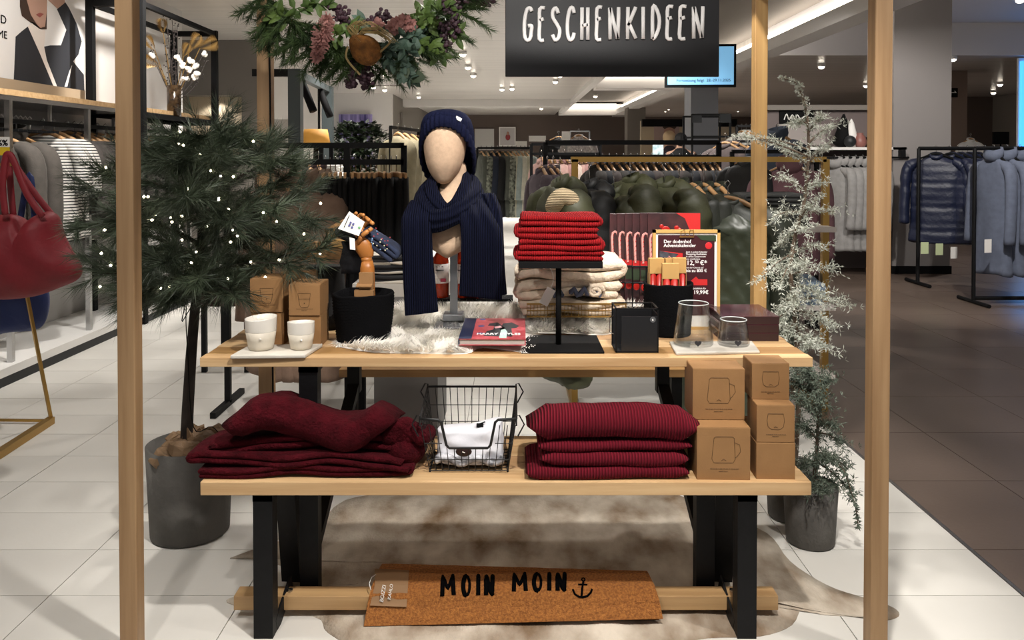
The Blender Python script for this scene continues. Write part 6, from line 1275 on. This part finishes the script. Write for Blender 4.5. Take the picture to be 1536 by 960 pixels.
for k, (hy, px, py, dy) in enumerate(boughs):
    a = min(trunk, key=lambda q: abs(proj(q+o3)[1]-hy)); e = tp(px, py, dy); mid = a.lerp(e, .5)+Vector((0, 0, .02)); P = crv([a, mid, e], 7)
    b = MB().tube(P, [.009-.0005*i for i in range(len(P))], 6).build('branch', BARK, t, True); mb = MB(); dr = (e-a).normalized(); ln = (e-a).length
    for j, p in enumerate(P):
        if j < 3: continue
        u = j/(len(P)-1); needles(mb, p, dr, 18, .075, .75, .0011)
        for s_ in range(1 + j % 2):
            sd = (dr*.7+Vector((rr.gauss(0, .6), rr.gauss(0, .6), rr.gauss(0, .35)))).normalized(); L = .14*(1.15-u*.5)*rr.uniform(.6, 1.2)
            for q in range(6):
                w_ = p+sd*L*q/5; needles(mb, w_, sd, 13, .078, .55, .0011)
            tips.append(p+sd*L); tips.append(p+sd*L*.4)
    mb.build('needles', NEED if k % 2 else NEED2, b, kind='stuff')
PAPK = M('crumpled_kraft', '#7d6348', .7, var=.15, vscale=10)
for k in range(13):
    a = k*2.4; r = .035+.075*(k % 4)/3; mb = MB(); mb.ball((r*math.cos(a), r*math.sin(a), .30+.03*rr.random()), (.05, .045, .035), 10, 7)
    mb.v = [(x+.018*nz(x*40, y*40, z*40+k), y+.018*nz(y*40, z*40, k), z+.02*nz(z*40, x*40, k)) for x, y, z in mb.v]; mb.build('crumpled_paper', PAPK, t)
MB().poly([(-.03, -.02, .31), (-.015, -.02, .37), (.0, -.02, .385), (.015, -.02, .35), (.01, -.02, .3)], (0, .012, 0)).build('crumpled_paper', PAPK, t)
t2 = thing('fairy_lights', 'string of tiny warm white fairy lights wound through the pine', 'string lights', o3); BULB = M('bulb_glow', '#fff0cf', .4, emit=14); bm_ = None
want = [(157, 345), (166, 398), (216, 295), (233, 322), (228, 330), (256, 326), (258, 333), (273, 324), (273, 360), (294, 378), (287, 394), (254, 430), (241, 432), (328, 300), (343, 314), (349, 345), (356, 354), (346, 363), (395, 319), (415, 332), (456, 351), (480, 381), (398, 416), (376, 393), (342, 418), (419, 390), (481, 305), (275, 218), (331, 264), (350, 265), (328, 297), (282, 283), (222, 295), (253, 245), (159, 251), (268, 216), (270, 198), (255, 246), (380, 212), (316, 256), (300, 232), (152, 380), (150, 430), (205, 335), (310, 340)]
for px, py in want:
    c = min(tips, key=lambda q: (proj(q+o3)[0]-px)**2+(proj(q+o3)[1]-py)**2+((q.y+.15)*60)**2); q = tp(px, py, c.y-.03)
    if bm_ is None: o = MB().ball((0, 0, 0), .0042, 8, 6).build('bulb', BULB, t2, True); bm_ = o.data
    else: o = bpy.data.objects.new('bulb', bm_); COL.objects.link(o); o.parent = t2
    o.location = q
wp = [tp(px, py, .02*nz(i*1.7)) for i, (px, py) in enumerate(want)]; mb = MB(); mb.tube(crv([trunk[-6], trunk[20]+Vector((.03, -.03, 0)), trunk[15]+Vector((-.03, -.03, 0)), tp(283, 440, -.03), tp(279, 470, -.04), tp(281, 520, -.03), tp(290, 640, -.03), tp(318, 640, 0), (.12, .02, .32)], 5), .0018, 5).build('wire', BLK2, t2)

# frosted trees at right
FRO = M('frost_leaf', '#a3a89a', .75, col2='#d3d5ca', vscale=30); FRG = M('frost_leaf_green', '#3f4a3e', .7, col2='#6d7869', vscale=30); FBK = M('frost_bark', '#6a5a4c', .9, var=.2, vscale=40)
def tuft(mb, p, d, n, l, wd):
    for i in range(n):
        u = Vector((rr.gauss(0, 1), rr.gauss(0, 1), rr.gauss(0, 1))).normalized(); q = (d*.5+u).normalized(); s_ = q.cross(Vector((rr.gauss(0, 1), rr.gauss(0, 1), rr.gauss(0, 1)))).normalized()*wd
        mb.add([p, p+q*l*.5+s_, p+q*l, p+q*l*.5-s_], [(0, 1, 2, 3)])
def frost(t, o3, Yc, stem_px, br, mat, den=1.0, r0=.011, tl=.018, sub=True, stem_n=9):
    f = lambda px, py, dy=0: W(px, py, Yc+dy)-o3
    st = crv([f(*p) for p in stem_px], 8); MB().tube(st, [max(.003, r0*(1-.75*i/len(st))) for i in range(len(st))], 7).build('stem', FBK, t, True)
    mb = MB()
    for i, p in enumerate(st[6:]):
        d = (st[min(len(st)-1, i+7)]-st[i+5]).normalized(); tuft(mb, p+Vector((rr.gauss(0, .006), rr.gauss(0, .006), 0)), d, int(stem_n*den), tl, tl*.13)
    mb.build('stem_leaves', mat, t, kind='stuff')
    for (sx, sy, ex, ey, dy, w_) in br:
        a = min(st, key=lambda q: abs(proj(q+o3)[1]-sy)); e = f(ex, ey, dy); P = crv([a, a.lerp(e, .5)+Vector((0, 0, .012)), e], 8); b = MB().tube(P, [.0042-.00018*i for i in range(len(P))], 5).build('branch', FBK, t, True); mb = MB(); dr = (e-a).normalized(); L0 = (e-a).length
        for j, p in enumerate(P):
            u = j/len(P)
            if u < .15: continue
            tuft(mb, p, dr, int(7*den), tl, tl*.09)
            for q in range(max(1, int(1.7*w_))):
                sd = (dr+Vector((rr.gauss(0, .7), rr.gauss(0, .7), rr.gauss(0, .5)))).normalized(); L = rr.uniform(.025, .07)*w_
                for m_ in range(1, 4): tuft(mb, p+sd*L*m_/3, sd, int(5*den), tl, tl*.09)
        mb.build('leaves', mat, b, kind='stuff')
t = thing('frosted_tree', 'tall slim frosted whitish larch tree with bent tip in the rear right pot', 'tree', (WX(1190, 3.0), 3.0, 0)); o3 = Vector(t.location); pot(t, .085, .095, .2)
br = [(0, 235, 1110, 205, 0, .7), (0, 225, 1128, 208, 0, .6), (0, 200, 1232, 178, -.05, .6), (0, 215, 1250, 190, .02, .9), (0, 245, 1240, 222, -.05, .9), (0, 250, 1178, 228, .05, .7), (0, 185, 1190, 188, 0, .6), (0, 290, 1175, 268, -.06, .9), (0, 290, 1228, 275, .03, .8), (0, 320, 1160, 325, -.05, 1), (0, 325, 1250, 318, 0, 1.1), (0, 345, 1172, 365, .05, 1), (0, 330, 1225, 300, -.08, .8), (0, 380, 1140, 420, -.03, .8), (0, 395, 1170, 430, -.06, 1.1), (0, 380, 1230, 370, .0, 1), (0, 410, 1250, 405, -.04, 1.1), (0, 430, 1225, 440, -.08, 1.2), (0, 440, 1175, 470, 0, 1.2), (0, 450, 1262, 455, .02, 1.2), (0, 470, 1240, 485, -.06, 1.3), (0, 480, 1178, 510, -.05, 1.2), (0, 500, 1215, 520, -.1, 1.4), (0, 500, 1235, 520, .0, 1.3), (0, 440, 1195, 455, -.12, 1.3), (0, 400, 1205, 400, -.1, 1.2), (0, 525, 1190, 545, -.05, 1.2), (0, 460, 1152, 500, -.02, .8), (0, 350, 1205, 345, -.1, 1), (0, 415, 1160, 395, .05, .8)]
frost(t, o3, 3.0, [(1190, 770), (1193, 690), (1198, 600), (1196, 520), (1190, 450), (1186, 400), (1194, 350), (1205, 310), (1210, 270), (1213, 230), (1212, 190), (1208, 160), (1200, 135), (1190, 122), (1170, 117)], br, FRO, 1.0)
t = thing('frosted_shrub', 'shorter grey-green frosted larch with a trailing shoot in the front right pot', 'tree', (WX(1219, 2.8), 2.8, 0)); o3 = Vector(t.location); pot(t, .082, .093, .205)
br = [(0, 600, 1190, 570, 0, 1.3), (0, 600, 1215, 560, -.05, 1.3), (0, 610, 1240, 575, .04, 1.3), (0, 620, 1200, 600, -.1, 1.4), (0, 640, 1250, 640, -.05, 1.1), (0, 650, 1260, 665, 0, 1.1), (0, 660, 1200, 640, -.06, 1.2), (0, 680, 1268, 700, -.03, 1), (0, 690, 1240, 690, -.1, 1.3), (0, 700, 1205, 700, -.08, 1.2), (0, 720, 1255, 730, -.05, 1.1), (0, 730, 1235, 735, -.12, 1.2), (0, 735, 1212, 738, -.1, 1), (0, 690, 1278, 740, -.04, .7), (0, 640, 1232, 600, -.08, 1.4), (0, 590, 1200, 555, .04, 1.2)]
frost(t, o3, 2.8, [(1219, 748), (1222, 710), (1226, 660), (1226, 620), (1222, 580), (1216, 555)], br, FRG, 1.2, .008)
f = lambda px, py, dy=0: W(px, py, 2.8+dy)-o3
P = crv([f(1235, 690), f(1262, 700, -.06), f(1276, 735, -.08), f(1284, 765, -.08), (f(1287, 790, -.08))], 7); b = MB().tube(P, .002, 5).build('branch', FBK, t, True); mb = MB()
for p in P: tuft(mb, p, Vector((0, 0, -1)), 9, .017, .003)
mb.build('leaves', FRG, b, kind='stuff')

# ================================================================== WREATH
RY_ = 2.98; c = W(552, -92, RY_); rad = 172*RY_/F
t = thing('hanging_wreath', 'big hanging ring wreath of pine, eucalyptus, banksia and pink plumes', 'wreath', c); o3 = Vector(c)
MB().tube([(rad*math.cos(2*PI*k/64), 0, rad*math.sin(2*PI*k/64)) for k in range(64)], .006, 8, loop=True).build('hoop', BLK2, t, True)
MB().tube([(0, 0, rad), (0, 0, CEIL-c.z)], .0025, 5).build('cord', BLK2, t)
PN = M('wreath_pine', '#2c4020', .6, col2='#4c6233', vscale=12); EUC = M('eucalyptus', '#5d7566', .6, col2='#42594a', vscale=8); GRN = M('leaf_fresh', '#3f5a2a', .5, col2='#647b3c', vscale=10); PINK = M('plume_pink', '#93635d', .8, col2='#b5847c', vscale=20); PURP = M('berry_purple', '#2e1a24', .6, col2='#4a2b38', vscale=20); BANK = M('banksia', '#8f5c22', .8, col2='#6a4218', vscale=50, bump=.004, bscale=150); STRW = M('straw', '#a08a5a', .7)
def gp(px, py, dy=0): return W(px, py, RY_+dy)-o3
def leaf(mb, p, d, l, wd, curl=.15):
    s_ = d.cross(Vector((rr.gauss(0, .4), -1, rr.gauss(0, .4)))); s_ = s_.normalized()*wd if s_.length > 1e-4 else Vector((wd, 0, 0)); n = s_.cross(d).normalized()*l*curl
    mb.add([p, p+d*l*.35+s_, p+d*l*.75+s_*.7-n*.5, p+d*l-n, p+d*l*.75-s_*.7-n*.5, p+d*l*.35-s_, p+d*l*.5+n*.3], [(0, 1, 6), (1, 2, 6), (2, 3, 6), (3, 4, 6), (4, 5, 6), (5, 0, 6)])
rr = random.Random(77)
for k in range(120):
    u = k/119; a = R(-150+122*u)+rr.gauss(0, .03); p = Vector(((rad+rr.gauss(0, .018))*math.cos(a), rr.gauss(0, .025), (rad+rr.gauss(0, .018))*math.sin(a))); d = Vector((-math.sin(a)*rr.choice((-1, 1))*.9+rr.gauss(0, .35)+math.cos(a)*.15, rr.gauss(-.15, .4), math.cos(a)*.5+rr.gauss(0, .4)+math.sin(a)*.35)).normalized()
    mb = MB(); L = .12
    for j in range(12): needles(mb, p+d*L*j/11+Vector((0, 0, -.02*(j/11)**2)), d, 20, .038, .8, .0013)
    mb.tube([p, p+d*L*.5, p+d*L+Vector((0, 0, -.02))], .003, 5); mb.build('pine_sprig', PN, t, kind='stuff')
def sprig(nm, pts, mat, n, l, wd, both=True):
    P = crv([gp(*q) for q in pts], 8); mb = MB(); mb.tube(P, .002, 5)
    for i in range(n):
        j = 1+int((len(P)-2)*i/n); d0 = (P[j+1 if j+1 < len(P) else j]-P[j-1]).normalized()
        for q in range(2 if both else 1):
            d = (d0*.5+Vector((rr.gauss(0, .7), rr.gauss(-.3, .5), rr.gauss(0, .7)))).normalized(); leaf(mb, P[j], d, l*rr.uniform(.7, 1.2), wd)
    return mb.build(nm, mat, t)
for pts in ([(575, 78, -.08), (600, 70, -.1), (625, 80, -.1)], [(570, 85, -.06), (600, 95, -.08), (620, 112, -.05)], [(590, 60, -.06), (615, 55, -.08), (640, 45, -.04)], [(545, 35, -.04), (560, 40, -.08), (580, 50, -.08)], [(596, 88, -.06), (608, 105, -.07), (618, 118, -.06)]): sprig('eucalyptus_sprig', pts, EUC, 11, .05, .013)
for pts in ([(620, 60, -.05), (645, 70, -.08), (665, 85, -.06)], [(640, 40, -.05), (655, 20, -.06), (670, 0, -.04)], [(430, 30, -.05), (415, 20, -.06), (408, 25, -.04)], [(500, 55, -.06), (520, 45, -.08), (530, 30, -.05)], [(625, 45, -.06), (640, 25, -.08), (660, 18, -.06)], [(660, 40, -.04), (678, 35, -.04), (685, 60, -.03)], [(440, 15, -.06), (470, 5, -.06), (490, 10, -.06)], [(610, 30, -.05), (632, 15, -.06), (640, 3, -.05)]): sprig('leafy_sprig', pts, GRN, 10, .055, .013)
for pts in ([(540, 95, -.06), (528, 112, -.07), (524, 126, -.06)], [(545, 95, -.05), (545, 112, -.06), (548, 128, -.05)], [(665, 5, -.06), (668, 35, -.07), (667, 70, -.06)], [(672, 0, -.04), (680, 25, -.05), (684, 50, -.04)], [(505, 10, -.05), (512, 22, -.06), (515, 35, -.05)], [(545, 40, -.04), (562, 30, -.05), (580, 22, -.04)], [(690, 2, 0), (712, 1, 0), (733, 4, 0)]):
    P = crv([gp(*q) for q in pts], 8); mb = MB(); mb.tube(P, .0015, 5)
    for p in P:
        for q in range(5): mb.ball(p+Vector((rr.gauss(0, .013), rr.gauss(0, .012), rr.gauss(0, .008))), (.0085, .004, .0075), 7, 4)
    mb.build('purple_spray', PURP, t)
def plume(a, b, r, n, nm):
    A, B = gp(*a), gp(*b); mb = MB(); d = (B-A).normalized()
    for i in range(n):
        u = rr.random(); p = A.lerp(B, u); q = (d*.5+Vector((rr.gauss(0, 1), rr.gauss(0, .8), rr.gauss(0, 1))).normalized()).normalized(); L = r*(1-.6*abs(u-.45)*1.4)*rr.uniform(.6, 1.1); s_ = q.cross(Vector((0, 1, .3))).normalized()*.0035; mb.add([p-s_, p+s_, p+q*L+s_*.6, p+q*L-s_*.6], [(0, 1, 2, 3)])
    mb.tube([A, B], .003, 5); mb.build(nm, PINK, t)
plume((492, 26, -.1), (474, 88, -.11), .042, 700, 'pink_plume')
for (px, py) in [(596, 36), (606, 32), (566, 38), (588, 42), (615, 38)]:
    p = gp(px, py, -.09); mb = MB()
    for q in range(26): d = Vector((rr.gauss(0, 1), rr.gauss(-.6, .7), rr.gauss(0, 1))).normalized(); leaf(mb, p, d, .03, .011, .3)
    mb.build('pink_flower', PINK, t)
p = gp(545, 72, -.12); mb = MB(); rings = []
for j in range(15):
    u = j/14; r = .053*math.sin(PI*min(.97, max(.04, u*.92+.06)))**.6*(1.05-.2*u); rings.append([(r*math.cos(2*PI*k/30)*(1+.03*((k+j) % 2)), r*math.sin(2*PI*k/30)*(1+.03*((k+j) % 2)), -.068+.125*u) for k in range(30)])
mb.loft(rings).xf(Matrix.Translation(p) @ Matrix.Rotation(R(-48), 4, 'Y') @ Matrix.Rotation(R(12), 4, 'X')).build('banksia_cone', BANK, t, True)
mb = MB()
for q in range(44):
    a = 2*PI*rr.random(); d = Vector((math.cos(a)*.7+.3, rr.gauss(-.3, .3), .4+abs(math.sin(a))*.6)).normalized(); s0 = gp(533, 58, -.12); mb.tube([s0, s0+d*.05, s0+d*.085+Vector((.03, 0, -.02)), s0+d*.1+Vector((.07, -.01, -.06))], [.0016, .0014, .001, .0006], 4)
mb.build('straw_crest', STRW, t)
for pts in ([(522, 70, -.1), (520, 88, -.12), (540, 112, -.1)], [(570, 50, -.1), (585, 62, -.13), (570, 78, -.13)]): MB().tube(crv([gp(*q) for q in pts], 5), .004, 5, flat=(1, .3, 1)).build('raffia_ribbon', STRW, t)
sprig('grey_leaf_sprig', [(585, 92, -.05), (605, 100, -.06), (622, 118, -.05)], M('leaf_grey', '#56664f', .6), 5, .075, .026, False)
mb = MB()
for (a, b) in [((600, 80, -.06), (645, 95, -.05)), ((610, 85, -.06), (638, 118, -.05)), ((590, 85, -.06), (622, 122, -.06)), ((620, 75, -.06), (655, 75, -.05))]:
    A, B = gp(*a), gp(*b); d = (B-A).normalized()
    for i in range(14): needles(mb, A.lerp(B, i/13), d, 14, .03, .9, .0012)
mb.build('rosemary_sprigs', M('rosemary', '#4c5f42', .6, col2='#6f7f5f', vscale=12), t, kind='stuff')
